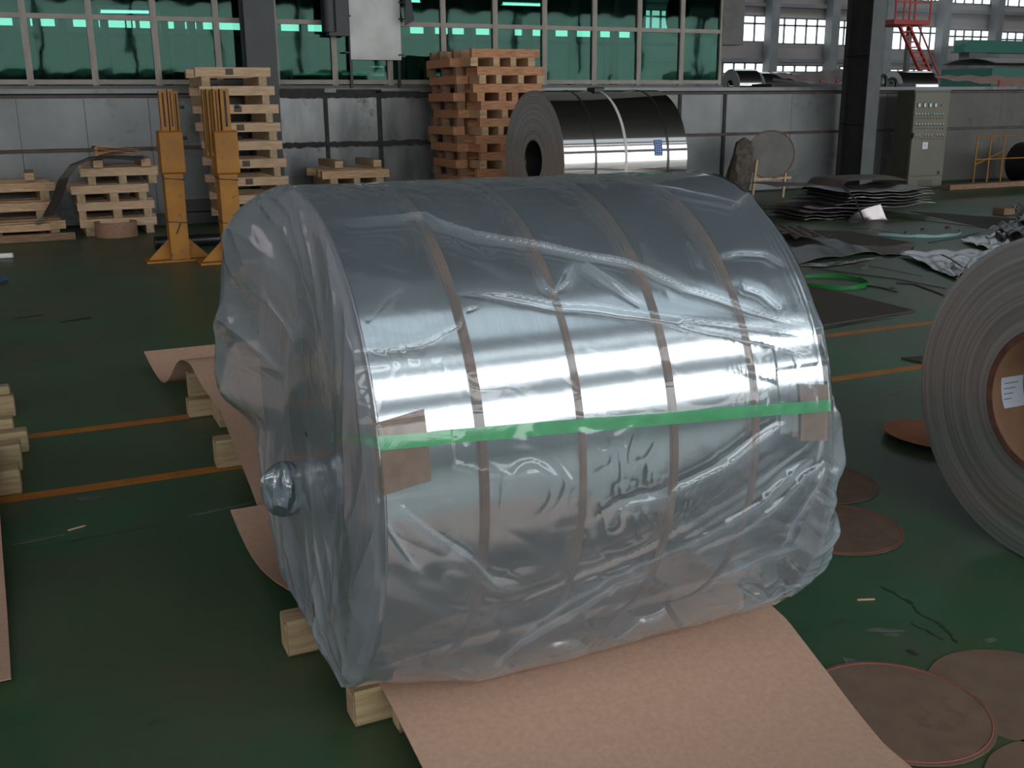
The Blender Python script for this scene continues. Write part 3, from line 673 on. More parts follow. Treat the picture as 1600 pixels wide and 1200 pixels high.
# ------------------------------------------------------------------ yellow stands
def stand(px, label, arms, yy=11.75):
    x0 = P(px[0], 408, y=yy)[0]; x1 = P(px[1], 408, y=yy)[0]; cx = (x0+x1)/2; w = x1-x0
    t = thing('steel_stand', label, 'stand', (cx, yy+.12, 0), 'yellow steel stands')
    mY = M['yellow_steel']
    MB().box(cx-.36, cx+.36, yy-.05, yy+.32, 0, .018).build('base_plate', mY, t)
    MB().box(cx-w/2, cx+w/2, yy, yy+.24, .018, .95).build('lower_column', mY, t)
    MB().box(cx-w/2-.015, cx+w/2+.03, yy-.02, yy+.26, .93, 1.38, ch=.02).build('sleeve', mY, t)
    for sx in (-1, 1):
        k = MB(); xa_ = cx+sx*w/2; xb_ = cx+sx*(w/2+.23)
        for zz in (0,): k.add([(xa_, yy+.10, .018), (xb_, yy+.10, .018), (xa_, yy+.10, .24), (xa_, yy+.125, .018), (xb_, yy+.125, .018), (xa_, yy+.125, .24)], [(0, 1, 2), (5, 4, 3), (0, 3, 4, 1), (1, 4, 5, 2), (2, 5, 3, 0)])
        k.build('gusset', mY, t)
    for (dx, w_, z0, z1, dy) in arms:
        o = MB().box(cx+dx-w_/2, cx+dx+w_/2, yy+.02+dy, yy+.13+dy, z0, z1).build('channel', mY, t)
        MB().box(cx+dx-w_*.12, cx+dx+w_*.12, yy+.014+dy, yy+.019+dy, z0+.04, z1-.02).build('slot', M['grime'], o)
    for zz in (.42, .88):
        MB().tube([(cx-w/2-.006, yy-.006, zz+.01), (cx+w/2+.006, yy-.006, zz-.01), (cx+w/2+.006, yy+.246, zz), (cx-w/2-.006, yy+.246, zz+.02)], .006, 6, closed=True).build('wire_tie', M['black'], t)
    MB().bar((cx-.02, yy-.01, .30), (cx+.03, yy-.01, .42), .012).build('tie_tail', M['black'], t)
    for zz in (1.62, 1.3):
        MB().cyl((cx+.14, yy+.1, zz), (cx+.185, yy+.1, zz), .018, 8).build('bolt', M['dark_steel'], t)
stand((269, 298), 'left yellow steel stand with triangular foot gussets', ((-.035, .075, 1.38, 1.79, 0), (.045, .05, 1.38, 1.80, .03), (.11, .05, 1.12, 1.78, .12)))
stand((353, 381), 'right yellow steel stand in front of the tall pale pallet stack', ((.03, .09, 1.38, 1.80, 0), (-.055, .05, 1.2, 1.80, .03), (-.11, .05, 1.12, 1.80, .10), (-.155, .03, 1.12, 1.80, .16)), yy=11.36)

# ------------------------------------------------------------------ far coil
RC = dict(x0=5.83, x1=7.56, y=12.0, z=.93, R=.85)
t = thing('aluminium_coil', 'bare mirror-bright aluminium coil behind the wrapped one', 'coil', (RC['x0'], RC['y'], RC['z']))
MB().ringx(RC['x0']+.002, RC['x1'], RC['y'], RC['z'], .25, RC['R'], 160).build('wound_body', M['coil_rear'], t, smooth=True)
MB().ringx(RC['x0']-.002, RC['x0']+.001, RC['y'], RC['z'], .252, RC['R']-.003, 160).build('coil_edge', M['face'], t, smooth=True)
MB().ringx(RC['x0']+.01, RC['x1'], RC['y'], RC['z'], .24, .25, 64).build('core', M['black'], t, smooth=True)
for px, mm, w, tk in ((928, 'strapgrey', .03, .003), (975, 'sign', .035, .004), (1040, 'strapgrey', .035, .003)):
    x = P(px, 270, y=11.2)[0]; MB().ringx(x-w/2, x+w/2, RC['y'], RC['z'], RC['R']+.0005, RC['R']+tk, 160).build('strap', M[mm], t, smooth=True)
    if mm == 'sign': MB().box(x-.09, x+.05, RC['y']-.2, RC['y']+.0, RC['z']+RC['R']-.03, RC['z']+RC['R']+.03, ch=.01).build('strap_seal', M['black'], t)
xb_ = P(1027, 236, y=11.2)[0]
k = MB(); rows = []
for i in range(9):
    a = R_(-3+13*i/8)+.0; z = RC['z']-.0+ (RC['R']+.002)*math.sin(a+.12); yv = RC['y']-(RC['R']+.002)*math.cos(a+.12); rows.append([(xb_-.07, yv, z), (xb_+.05, yv, z)])
o = k.sheet(rows, .001).build('coil_label', M['blue'], t)
for i in range(3):
    for j in range(6):
        a = .12+R_(-2+11*j/5.5); rad = RC['R']+.0045
        z0 = RC['z']+rad*math.sin(a); z1 = RC['z']+rad*math.sin(a+.012); yv = RC['y']-rad*math.cos(a)
        MB().add([(xb_-.05+.03*i, yv, z0), (xb_-.035+.03*i, yv, z0), (xb_-.035+.03*i, yv, z1), (xb_-.05+.03*i, yv, z1)], [(0, 1, 2, 3)]).build('label_print', M['paper'], o)
# cradle beams under it
for i, yy in enumerate((RC['y']-.42, RC['y']+.42)):
    tag(MB().box(RC['x0']-.05, RC['x1']+.05, yy-.07, yy+.07, 0, .17).build('skid_beam', M['pine_old']), ('near' if i == 0 else 'rear')+' timber skid under the bare bright coil', 'timber')

# ------------------------------------------------------------------ right-hand coil
RR = dict(x0=3.2, x1=4.4, y=2.4, z=.602, R=.60)
t = thing('aluminium_coil', 'aluminium coil cut off by the right edge, striped end towards the viewer', 'coil', (RR['x0'], RR['y'], RR['z']))
MB().ringx(RR['x0']+.002, RR['x1'], RR['y'], RR['z'], .275, RR['R'], 192).build('wound_body', M['coil'], t, smooth=True)
MB().ringx(RR['x0']-.004, RR['x0']+.001, RR['y'], RR['z'], .276, RR['R']-.002, 192).build('coil_edge', M['face'], t, smooth=True)
MB().ringx(RR['x0']-.002, RR['x1'], RR['y'], RR['z'], .250, .274, 96).build('core', M['core'], t, smooth=True)
MB().ringx(RR['x0']-.006, RR['x0']-.003, RR['y'], RR['z'], .251, .273, 96).build('core_end', M['core_rim'], t, smooth=True)
a0 = P(1565, 625, x=RR['x0']+.12); # paper stuck inside the core
rows = []
for i in range(8):
    f = i/7; ang = R_(14-28*f-6)
    rad = .247; yv = RR['y']+rad*math.cos(ang); z = RR['z']+rad*math.sin(ang); s_ = .02*f
    rows.append([(RR['x0']+.03+s_, yv, z), (RR['x0']+.145+s_, yv, z)])
o = MB().sheet(rows, .0012).build('paper_slip', M['paper'], t)
for i in range(4):
    f = .2+.17*i; ang = R_(14-28*f-6); rad = .2445; yv = RR['y']+rad*math.cos(ang); z = RR['z']+rad*math.sin(ang)
    MB().box(RR['x0']+.05, RR['x0']+.12-.01*i, yv-.001, yv-.0004, z-.0015, z+.0015).build('slip_writing', M['ink'], o)

# ------------------------------------------------------------------ fibreboard discs on the floor
def disc(px, py, r, z, m, lab, dx=0, dy=0, edge='red_edge', tilt=0):
    c = P(px, py, z=0); n = 72
    t = thing('fibreboard_disc', lab, 'disc', (c[0], c[1], 0), 'fibreboard discs on the green floor')
    pts = [(c[0]+(r+rng.normal(0, .0006))*math.cos(2*math.pi*i/n), c[1]+(r+rng.normal(0, .0006))*math.sin(2*math.pi*i/n)) for i in range(n)]
    k = MB().poly(pts, z+.0005, z+.004)
    if tilt: k.v = [(v[0], v[1], v[2]+max(0, (r-(v[0]-c[0]))*tilt)) for v in k.v]
    k.build('disc_body', M[m], t)
    if edge:
        a = MB(); q = [(c[0]+dx+(r-.012)*math.cos(2*math.pi*i/n), c[1]+dy+(r-.012)*math.sin(2*math.pi*i/n), z+.0042) for i in range(n)]
        a.tube(q, .0016, 4, closed=True)
        if tilt: a.v = [(v[0], v[1], v[2]+max(0, (r-(v[0]-c[0]))*tilt)) for v in a.v]
        a.build('red_marking', M[edge], t)
disc(1468, 684, .27, 0, 'disc_orange', 'orange-brown disc half hidden by the right-hand coil', edge=None, tilt=.06)
disc(1281, 755, .25, 0, 'disc', 'brown disc beside the film, upper one of the touching pair', edge=None)
disc(1307, 826, .255, 0, 'disc', 'brown disc beside the film, lower one of the touching pair')
disc(1595, 1086, .25, 0, 'disc', 'plain brown disc under its neighbour at the lower right edge', edge=None)
disc(1402, 1112, .255, .004, 'disc', 'red-rimmed brown disc lying over another beside the pink board')
disc(1712, 1250, .25, 0, 'disc', 'brown disc just entering the bottom right corner', edge=None)

# ------------------------------------------------------------------ wooden skid beams and paperboard by the main coil
def beam(x0, x1, y0, y1, z0, z1, lab, m='pine_near', name='skid_beam', grp=None):
    t = thing(name, lab, 'timber', ((x0+x1)/2, (y0+y1)/2, z0), grp)
    MB().box(x0, x1, y0, y1, z0, z1, ch=.008).build('beam_body', M[m], t)
    MB().box(x0-.003, x0-.0005, y0+.01, y1-.01, z0+.01, z1-.01).build('sawn_end', M['pine_end'], t)
beam(.645, 1.9, 2.44, 2.53, .002, .109, 'front timber beam, pale sawn end under the near left of the board', 'pine_near')
beam(.745, 1.9, 2.36, 2.43, .002, .06, 'thin timber under the front edge of the pink board', 'pine_old')
beam(.565, 1.9, 2.89, 2.985, .002, .122, 'timber beam poking out at the lower left of the film', 'pine_near')
beam(.66, 1.9, 4.73, 4.83, .001, .139, 'timber beam end on the nearer orange line left of the film', 'pine_near')
beam(.66, 1.9, 5.63, 5.73, .001, .10, 'timber beam end on the farther orange line left of the film', 'pine_near')
beam(.78, .88, 5.38, 5.62, .001, .14, 'short timber block leaning beside the farther beam end', 'pine_near', 'timber_block')
beam(.72, 1.9, 6.02, 6.12, .001, .155, 'timber beam end under the farthest paperboard fold', 'pine_near')
# board under the coil, running out towards the viewer
def board(prof, xl, xr, lab, th=.003):
    ys = np.array([p[0] for p in prof]); zs = np.array([p[1] for p in prof])
    s = np.concatenate([[0], np.cumsum(np.hypot(np.diff(ys), np.diff(zs)))]); u = np.linspace(0, s[-1], 90)
    # smooth interpolation
    yy = np.interp(u, s, ys); zz = np.interp(u, s, zs)
    for _ in range(30):
        yy[1:-1] = (yy[:-2]+yy[1:-1]*2+yy[2:])/4; zz[1:-1] = (zz[:-2]+zz[1:-1]*2+zz[2:])/4
    L_ = np.interp(yy, [p[0] for p in xl], [p[1] for p in xl]); Rr_ = np.interp(yy, [p[0] for p in xr], [p[1] for p in xr])
    rows = [[(L_[i]+(Rr_[i]-L_[i])*f, yy[i], zz[i]) for f in np.linspace(0, 1, 8)] for i in range(90)]
    o = MB().sheet(rows, th).build('paperboard_sheet', M['board'], smooth=True); tag(o, lab, 'paperboard'); return o
board([(.45, .006), (1.0, .006), (1.35, .008), (1.75, .010), (1.95, .018), (2.12, .050), (2.3, .095), (2.43, .120), (2.55, .124), (2.69, .118), (2.9, .124), (3.05, .118), (3.3, .07), (3.52, .012), (3.72, .012), (3.86, .05), (3.95, .10)],
      [(1.3, .735), (2.5, .72), (3.3, .62), (4, .58)], [(1.3, 1.845), (1.76, 1.875), (2.05, 1.945), (2.3, 1.99), (4, 1.99)], 'pinkish-brown paperboard sheet under the wrapped coil, running down to the floor')
board([(3.9, .045), (4.2, .10), (4.6, .150), (4.75, .150), (5.0, .155), (5.4, .16), (5.7, .19), (5.9, .25), (6.03, .29), (6.12, .24), (6.22, .06), (6.32, .004), (6.42, .01), (6.55, .06), (6.75, .15)],
      [(3.9, .70), (4.6, .72), (5.2, .76), (5.9, .72), (6.3, .62), (6.75, .55)], [(3.9, 1.9), (7, 1.9)], 'pinkish paperboard sheet draped over timber beams behind the film at left')
# the row of timbers and board at the left edge
for i, (y0, y1, z0, z1, x1, lab) in enumerate(((4.79, 4.90, .001, .115, -.175, 'lowest timber end on the near side at the left edge'), (5.12, 5.24, .001, .13, -.17, 'second timber end back at the left edge'), (5.55, 5.65, .001, .14, -.20, 'third timber end back at the left edge'),
                                          (5.40, 5.50, .001, .11, -.14, 'thin upright block beside the third timber end at the left edge'), (6.1, 6.2, .001, .12, -.2, 'fourth timber end back, under the white-topped block at the left edge'), (6.12, 6.2, .122, .17, -.215, 'white-topped block on the farthest timber end at the left edge'))):
    t = thing('timber_block', lab, 'timber', (x1-.5, (y0+y1)/2, z0))
    MB().box(x1-1.0, x1, y0, y1, z0, z1, ch=.008).build('beam_body', M['pine_near'], t)
    MB().box(x1+.0005, x1+.003, y0+.01, y1-.01, z0+.01, z1-.01).build('sawn_end', M['pine_end'], t)
board([(3.1, .02), (3.5, .02), (3.9, .07), (4.5, .13), (4.85, .15), (5.1, .155)], [(3, -1.4), (6, -1.4)], [(3.1, P(18, 975, z=.02)[0]), (5.1, P(3, 775, z=.12)[0]-.03)], 'pinkish paperboard sheet cut off by the left edge of the picture')

# ------------------------------------------------------------------ the main coil
X0, X1, YC, ZC, RD = .63, 1.845, 2.689, .778, .6546
t = main = thing('aluminium_coil', 'large aluminium coil inside the clear film, with brown straps', 'coil', (X0, YC, ZC))
MB().ringx(X0+.002, X1, YC, ZC, .262, RD, 256).build('wound_body', M['coil'], t, smooth=True)
MB().ringx(X0-.003, X0+.001, YC, ZC, .263, RD-.002, 256).build('coil_edge', M['face_pink'], t, smooth=True)
MB().ringx(X0-.002, X1, YC, ZC, .25, .261, 96).build('core', M['dark_steel'], t, smooth=True)
for x, w, mm in ((.863, .020, 'strap'), (1.117, .015, 'strap'), (1.372, .019, 'strap'), (1.619, .016, 'strap')):
    MB().ringx(x-w/2-.002, x+w/2-.002, YC, ZC, RD+.0004, RD+.0014, 256).build('strap_liner', M['strap'], t, smooth=True)
    MB().ringx(x-w/2+.003, x+w/2+.002, YC, ZC, RD+.002, RD+.0035, 256).build('strap', M[mm], t, smooth=True)
# green strap: along the front, round both rims, into the bore
zs_ = [(X0-.012, .944), (X0+.48, .916), (1.15, .913), (X1+.012, .872)]
def zstrap(x): return float(np.interp(x, [a for a, _ in zs_], [b for _, b in zs_]))
sw = .030
rows = []
for x in np.linspace(X0-.008, X1+.008, 60):
    z = zstrap(x)-sw/2+.0; r = []
    for j in range(5):
        zz = z+sw*j/4; rad = RD+.0055+(.006 if (x < X0+.13 or x > X1-.12) else 0); r.append((x, YC-math.sqrt(rad*rad-(zz-ZC)**2), zz))
    rows.append(r)
MB().sheet(rows, .0012).build('green_strap', M['greenstrap'], t, smooth=True)
for xe, sg, z_ in ((X0-.008, -1, zstrap(X0)), (X1+.008, 1, zstrap(X1))):
    a = math.asin((z_-ZC)/RD); rows = []
    for rad in np.linspace(RD+.008, .25, 14):
        cy, cz = YC-rad*math.cos(a), ZC+rad*math.sin(a)
        rows.append([(xe, cy-math.sin(a)*sw/2*0+0, cz-sw/2), (xe, cy, cz+sw/2)])
    MB().sheet(rows, .0012).build('green_strap', M['greenstrap'], t)
    rows = [[(x, YC-.248*math.cos(a), ZC+.248*math.sin(a)-sw/2), (x, YC-.248*math.cos(a), ZC+.248*math.sin(a)+sw/2)] for x in np.linspace(xe, xe-sg*.3, 4)]
    MB().sheet(rows, .0012).build('green_strap', M['greenstrap'], t)
# kraft pads folded over both rims under the strap
def pad(xa, xb, za, zb, name):
    rows = []
    out = 1 if xb > xa else -1
    for x in np.linspace(xa, xb, 9):
        dz = -.012*(x-xa)/.1*0
        rows.append([(x, YC-math.sqrt((RD+.0065)**2-(zz+.14*abs(x-xa)-ZC)**2), zz+.14*abs(x-xa)) for zz in np.linspace(za, zb, 12)])
    o = MB().sheet(rows, .002); 
    return o.build(name, M['kraft'], t, smooth=True)
pad(X0-.004, X0+.105, .83, .985, 'kraft_pad'); pad(X1+.004, X1-.085, .775, .925, 'kraft_pad')
for xe, z0_, z1_ in ((X0-.006, .83, .985), (X1+.006, .775, .925)):
    rows = []
    for f in np.linspace(0, 1, 4):
        rad = RD+.006-.07*f; rows.append([(xe, YC-math.sqrt(rad*rad-(zz-ZC)**2), zz) for zz in np.linspace(z0_, z1_, 6)])
    MB().sheet(rows, .0015).build('kraft_pad', M['kraft'], t)

# ------------------------------------------------------------------ polythene film
def cyl_hit(px, py, R):
    d = ray(px, py); a = d[1]**2+d[2]**2; b_ = 2*((CO[1]-YC)*d[1]+(CO[2]-ZC)*d[2]); c = (CO[1]-YC)**2+(CO[2]-ZC)**2-R*R
    s = b_*b_-4*a*c
    if s < 0: return None
    p = CO+d*(-b_-math.sqrt(s))/(2*a); return p[0], math.atan2(p[2]-ZC, YC-p[1])
RF = RD+.007
RIDGES = [
 ([(519, 349), (590, 343), (662, 339), (680, 350), (740, 366), (827, 382), (900, 395), (987, 414), (1010, 420), (1077, 450), (1137, 469), (1175, 484), (1231, 502), (1284, 516)], .014, .006),
 ([(715, 456), (790, 461), (860, 472), (950, 482), (1025, 491), (1137, 506), (1242, 519), (1285, 529)], .016, .009),
 ([(576, 547), (620, 541), (659, 532), (715, 506), (726, 484), (764, 469)], .008, .007),
 ([(1040, 497), (1100, 512), (1160, 525), (1242, 545), (1280, 549)], .012, .008),
 ([(662, 1044), (771, 991), (830, 955), (884, 927), (940, 901), (1000, 874), (1085, 834), (1130, 806), (1175, 781), (1225, 740), (1269, 702)], .018, .008),
 ([(740, 1010), (800, 976), (884, 940), (960, 905), (1025, 880)], .010, .006),
 ([(862, 1012), (939, 961), (990, 938), (1030, 925)], .016, .010),
 ([(800, 1043), (860, 1022), (912, 1002), (1010, 980), (1085, 942), (1137, 912), (1200, 885), (1269, 860), (1291, 841)], .016, .007),
 ([(931, 815), (980, 789), (1040, 774), (1126, 732), (1179, 691), (1231, 657)], .014, .007),
 ([(1062, 862), (1110, 838), (1160, 811), (1212, 774), (1242, 744), (1287, 717)], .016, .007),
 ([(1197, 845), (1224, 800), (1255, 760), (1284, 721)], .014, .007),
 ([(1081, 894), (1130, 870), (1180, 848), (1235, 832)], .014, .008),
 ([(580, 772), (597, 800), (617, 834), (640, 866), (662, 897)], .012, .008),
 ([(602, 774), (640, 800), (677, 830), (734, 871), (782, 912), (820, 920)], .012, .010),
 ([(670, 710), (710, 724), (752, 740), (800, 742), (850, 735), (920, 760)], .008, .012),
 ([(1002, 372), (1010, 395), (1012, 418)], .007, .005),
 ([(840, 432), (850, 448), (866, 456), (885, 440), (900, 403)], .010, .006),
 ([(900, 403), (940, 430), (980, 455), (1015, 480)], .010, .008),
 ([(1075, 371), (1085, 395), (1092, 421)], .008, .005),
 ([(1117, 402), (1160, 392), (1200, 396), (1228, 415)], .009, .008),
 ([(1160, 445), (1190, 455), (1222, 484)], .010, .008),
 ([(572, 500), (600, 470), (635, 440)], .008, .010),
 ([(1175, 300), (1150, 320), (1060, 300), (990, 290)], .012, .010),
 ([(830, 640), (950, 655), (1100, 640), (1200, 625)], .005, .012),
 ([(560, 480), (575, 560), (584, 640), (590, 700)], .007, .006),
 ([(1240, 545), (1265, 590), (1275, 640)], .010, .006),
 ([(1150, 580), (1200, 592), (1255, 600), (1285, 612)], .012, .007),
 ([(1010, 1000), (1080, 970), (1160, 935), (1215, 900)], .010, .006),
]
def lattice(n, m, seed):
    g = np.random.default_rng(seed).random((n, m)); return g
def vnoise(u, v, seed):
    """smooth value noise at unit spacing"""
    g = lattice(256, 256, seed); iu = np.floor(u).astype(int); iv = np.floor(v).astype(int); fu = u-iu; fv = v-iv
    fu = fu*fu*(3-2*fu); fv = fv*fv*(3-2*fv); iu &= 255; iv &= 255; i2 = (iu+1) & 255; j2 = (iv+1) & 255
    return (g[iu, iv]*(1-fu)+g[i2, iv]*fu)*(1-fv)+(g[iu, j2]*(1-fu)+g[i2, j2]*fu)*fv
def ridged(u, v, seed): return (1-np.abs(2*vnoise(u, v, seed)-1))**2
def sstep(a, b_, x): f = np.clip((x-a)/(b_-a), 0, 1); return f*f*(3-2*f)
def build_film():
    nphi = 700; PH = np.linspace(R_(-90), R_(270), nphi)
    nm = 330; nl = 110; nr = 90
    # column parameter: k<0 left cap, 0..1 body, >1 right cap
    sL = np.linspace(1, 0, nl, endpoint=False); sM = np.linspace(0, 1, nm); sR = np.linspace(0, 1, nr+1)[1:]
    k = np.concatenate([-sL, sM, 1+sR]); KK, PP = np.meshgrid(k, PH, indexing='ij'); deg = np.degrees(PP)
    Xb = X0+(X1-X0)*np.clip(KK, 0, 1); sl = np.clip(-KK, 0, 1); sr = np.clip(KK-1, 0, 1)
    # hull radius as a function of the angle: hugs on top, hangs away at the front foot
    r = RF+0.0*PP
    foot = sstep(-22, -56, deg); r = r+foot*.078*(1-.5*sstep(1.2, 1.84, Xb))*(.2+.8*sstep(.60, 1.0, Xb))
    fr = sstep(1.25, 1.84, Xb)*np.exp(-((deg+34)/26)**2); r = r+fr*.055      # fuller towards the right foot
    back = sstep(150, 215, deg); r = r+back*.10
    # overhang past each end
    eL = .022+.098*sstep(88, 134, deg)*(1-sstep(181, 196, deg))+.03*np.exp(-((deg+20)/40)**2)
    eR = .018+.035*np.exp(-((deg-5)/26)**2)+.10*np.exp(-((deg+34)/24)**2)
    pl = .5+.5*np.sin(PP*13+3*vnoise(PP*2+9, PP*0+3.3, 5)*3); pl2 = .8*ridged(PP*1.7, KK*1.2+20, 11)+.1*ridged(PP*5, KK*1.5+20, 14)
    pr = .7*ridged(PP*4, KK*2+40, 12)+.2*ridged(PP*9, KK*2+40, 15)
    X = Xb-(eL*(.75+.5*pl2)*np.sin(np.pi*np.clip(sl*1.25, 0, 1)**.75))*(sl > 0)+(eR*(.55+.9*pr)*np.sin(np.pi*np.clip(sr*1.15, 0, 1)**.8))*(sr > 0)
    shL = sl**1.7; shR = sr**1.6
    rho = r*(1-.99*shL)*(1-.6*shR)
    rho += (sl > 0)*sl*(1-sl)*.07*(pl2-.4)+(sr > 0)*sr*(1-sr)*.06*(pr-.4)
    # bulge of the rim on the left back so the film stands off the rim
    rho += .03*np.exp(-((deg-150)/40)**2)*np.exp(-((KK+.12)/.15)**2)
    # ridges read from the photograph and laid on the film
    S = PP*RF; H = np.zeros_like(S); FO = np.zeros_like(S)
    wob = .010*(vnoise(Xb*9, S*9, 21)-.5)
    for ir, (pts, hh, ww) in enumerate(RIDGES):
        q = [cyl_hit(x, y, RF) for x, y in pts]; q = [(a, p*RF) for a, p in [z for z in q if z]]
        if len(q) < 2: continue
        lo = min(b_ for _, b_ in q)-.08; hi = max(b_ for _, b_ in q)+.08
        js = np.where((PH*RF > lo) & (PH*RF < hi))[0]
        if len(js) == 0: continue
        j0, j1 = js[0], js[-1]+1; xs_ = Xb[:, j0:j1]+wob[:, j0:j1]; ss = S[:, j0:j1]+wob[:, j0:j1]; d = np.full(xs_.shape, 9.); tt = np.zeros(xs_.shape); sd = np.zeros(xs_.shape)
        n = len(q)-1
        for i in range(n):
            ax, ay = q[i]; bx, by = q[i+1]; dx, dy = bx-ax, by-ay; L2 = dx*dx+dy*dy+1e-9
            u = np.clip(((xs_-ax)*dx+(ss-ay)*dy)/L2, 0, 1); dd = np.hypot(xs_-ax-u*dx, ss-ay-u*dy)
            side = np.sign((xs_-ax)*dy-(ss-ay)*dx); dd = dd*np.where(side > 0, 1.0, .55)
            m_ = dd < d; d = np.where(m_, dd, d); tt = np.where(m_, (i+u)/n, tt); sd = np.where(m_, side, sd)
        env = np.clip(tt*(1-tt)*8, .15, 1)
        if hh >= .010:
            bw = .022+.016*((ir*7) % 3)/2; FO[:, j0:j1] = np.maximum(FO[:, j0:j1], .10*np.clip(env, 0, 1)*(1-sstep(bw*.7, bw, d))*(sd > 0)); FO[:, j0:j1] = np.maximum(FO[:, j0:j1], .22*env*np.exp(-(d/.0035)**2))
        H[:, j0:j1] = np.maximum(H[:, j0:j1], hh*.8*env*np.exp(-(d/ww)**1.2))
    # loose wrinkles
    patch = sstep(.42, .66, vnoise(Xb*4.2+3, S*4.2+7, 31)); patch2 = sstep(.5, .7, vnoise(Xb*3+13, S*3+1, 32))
    low = np.clip((18-deg)/50, 0, 1)*(deg > -90)
    diag = Xb*.8-S*.6; dia2 = Xb*.6+S*.8
    w1 = ridged(diag*5, dia2*16, 41); w2 = ridged(Xb*22+8*vnoise(S*6, Xb*6, 44), S*22, 42); w3 = ridged(Xb*48, S*48+4*vnoise(Xb*10, S*10, 45), 43)
    W = .0035*(vnoise(Xb*6, S*6, 51)-.4)+.0045*w1*(.3+low)+.0035*w2*patch+.0016*w3*patch*patch2
    W = W*(1-.75*sstep(1.3, 1.55, Xb)*np.exp(-((deg-28)/26)**2))*(1-sl**3)
    H = H*(1-.4*sstep(1.3, 1.55, Xb)*np.exp(-((deg-22)/12)**2))
    body = 1+.9*(sl > 0)+.6*(sr > 0)
    tall = sl > 0
    W = W+np.where(tall, .022*ridged(PP*1.6+3*KK, KK*3+PP*1.2, 61)*np.minimum(sl*6, 1)*(1-sl**3)+.003*ridged(PP*9, KK*9, 62)*(1-sl), 0)+np.where(sr > 0, .008*ridged(PP*5, KK*5, 63), 0)
    edge = sstep(0, .06, sl)+sstep(0, .06, sr)
    H = H*(1-.6*np.clip(edge, 0, 1))
    rho = rho+H+W*(1+.0*body)
    zone = ((deg > 1) & (deg < 25) & ((Xb < X0+.16) | (Xb > X1-.14))); rho = np.where((sl == 0) & (sr == 0), np.maximum(rho, RD+.005+.005*((deg > 3) & (deg < 18))+.0065*zone), rho)
    rho = np.maximum(rho, np.where((sl > 0) | (sr > 0), 0.004, RD+.005))
    X = X-np.where(tall, .012*ridged(PP*4+5*sl, sl*3, 71)*np.minimum(sl*8, 1), 0)
    X = np.where(tall, np.minimum(X, X0-.015-.0*sl), X); X = np.where(sr > 0, np.maximum(X, X1+.014), X)
    Y = YC-rho*np.cos(PP); Z = ZC+rho*np.sin(PP)
    flo = .142+.012*ridged(Xb*9, Y*9, 81)+.05*sstep(1.4, 1.84, Xb)+.03*(1-sstep(.63, .9, X))
    # the hem spreads on the board instead of sinking into it
    lowm = Z < flo
    Z = np.where(lowm, flo, Z)
    A = np.stack([X, Y, Z], -1).reshape(-1, 3); n, m = len(k), nphi
    idx = np.arange(n*m).reshape(n, m); F = np.stack([idx[:-1, :-1], idx[1:, :-1], idx[1:, 1:], idx[:-1, 1:]], -1).reshape(-1, 4)
    me = bpy.data.meshes.new('polythene_wrap'); me.vertices.add(len(A)); me.vertices.foreach_set('co', A.astype(np.float32).ravel())
    me.loops.add(F.size); me.loops.foreach_set('vertex_index', F.astype(np.int32).ravel())
    me.polygons.add(len(F)); me.polygons.foreach_set('loop_start', np.arange(0, F.size, 4, dtype=np.int32)); me.polygons.foreach_set('use_smooth', np.ones(len(F), bool))
    FO = FO*(sl == 0)*(sr == 0)+.15*(sl > 0)*np.minimum(sl*10, 1)*(.6+.8*pl2)+.10*(sr > 0)+.10*sstep(-38, -54, deg)+.05*sstep(0, -30, deg)+.05*w1*low  # layered film at ends and folds; extra foot haze paints the low side lighter
    at = me.attributes.new('fold', 'FLOAT', 'POINT'); at.data.foreach_set('value', FO.astype(np.float32).ravel())
    me.update(calc_edges=True); me.materials.append(M['film'])
    o = bpy.data.objects.new('polythene_wrap', me); COL.objects.link(o)
    tag(o, 'clear wrinkled polythene film bagged over the large coil', 'film'); return o
film = build_film()
# knotted tail of the bag at the lower left
c = P(444, 764, x=.58); rows = []
for i in range(40):
    a = math.pi*i/39; row = []
    for j in range(49):
        p_ = 2*math.pi*j/48; k_ = 1+.13*math.sin(9*p_+1.5*a)*math.sin(a)+.06*math.sin(3*p_+4*a)*math.sin(a)+.05*math.sin(7*p_-5*a)*math.sin(a)+.02*math.sin(13*p_+9*a)*math.sin(a)
        row.append((c[0]+.062*k_*math.sin(a)*math.cos(p_), c[1]+.045*k_*math.sin(a)*math.sin(p_), c[2]+.085*math.cos(a)))
    rows.append(row)
MB().sheet(rows, .001).build('bag_tail', M['film'], film, smooth=True)

# ------------------------------------------------------------------ control cabinet
y = 14.9
q0, q1 = P(1417, 295, y=y), P(1482, 140, y=y); cx0 = q0[0]; cx1 = P(1471, 292, y=y)[0]; zt = q1[2]
yb2 = min(P(1390, 290, x=cx0)[1], 15.7)
t = thing('control_cabinet', 'tall drab green electrical control cabinet with meters and rows of knobs', 'cabinet', ((cx0+cx1)/2, y+.2, 0))
MB().box(cx0, cx1, y+.02, yb2, .0, zt-.03).build('cabinet_body', M['cabinet_shaded'], t)
MB().box(cx0-.01, cx1+.01, y+.0, yb2, zt-.03, zt).build('cabinet_top', M['cabinet'], t)
door = MB().box(cx0+.012, cx1-.012, y, y+.02, .235, zt-.05).build('cabinet_door', M['cabinet'], t)
pl = MB().box(cx0+.012, cx1-.012, y, y+.02, .02, .215).build('plinth_panel', M['cabinet'], t)
def zpx(zx, zy): return P(1200+zx/4, zy/4, y=y-.005)
def fbox(zx, zy, w, h, d, name, m, par):
    p = zpx(zx, zy); return MB().box(p[0]-w/2, p[0]+w/2, y-d, y-.0005, p[2]-h/2, p[2]+h/2).build(name, M[m], par)
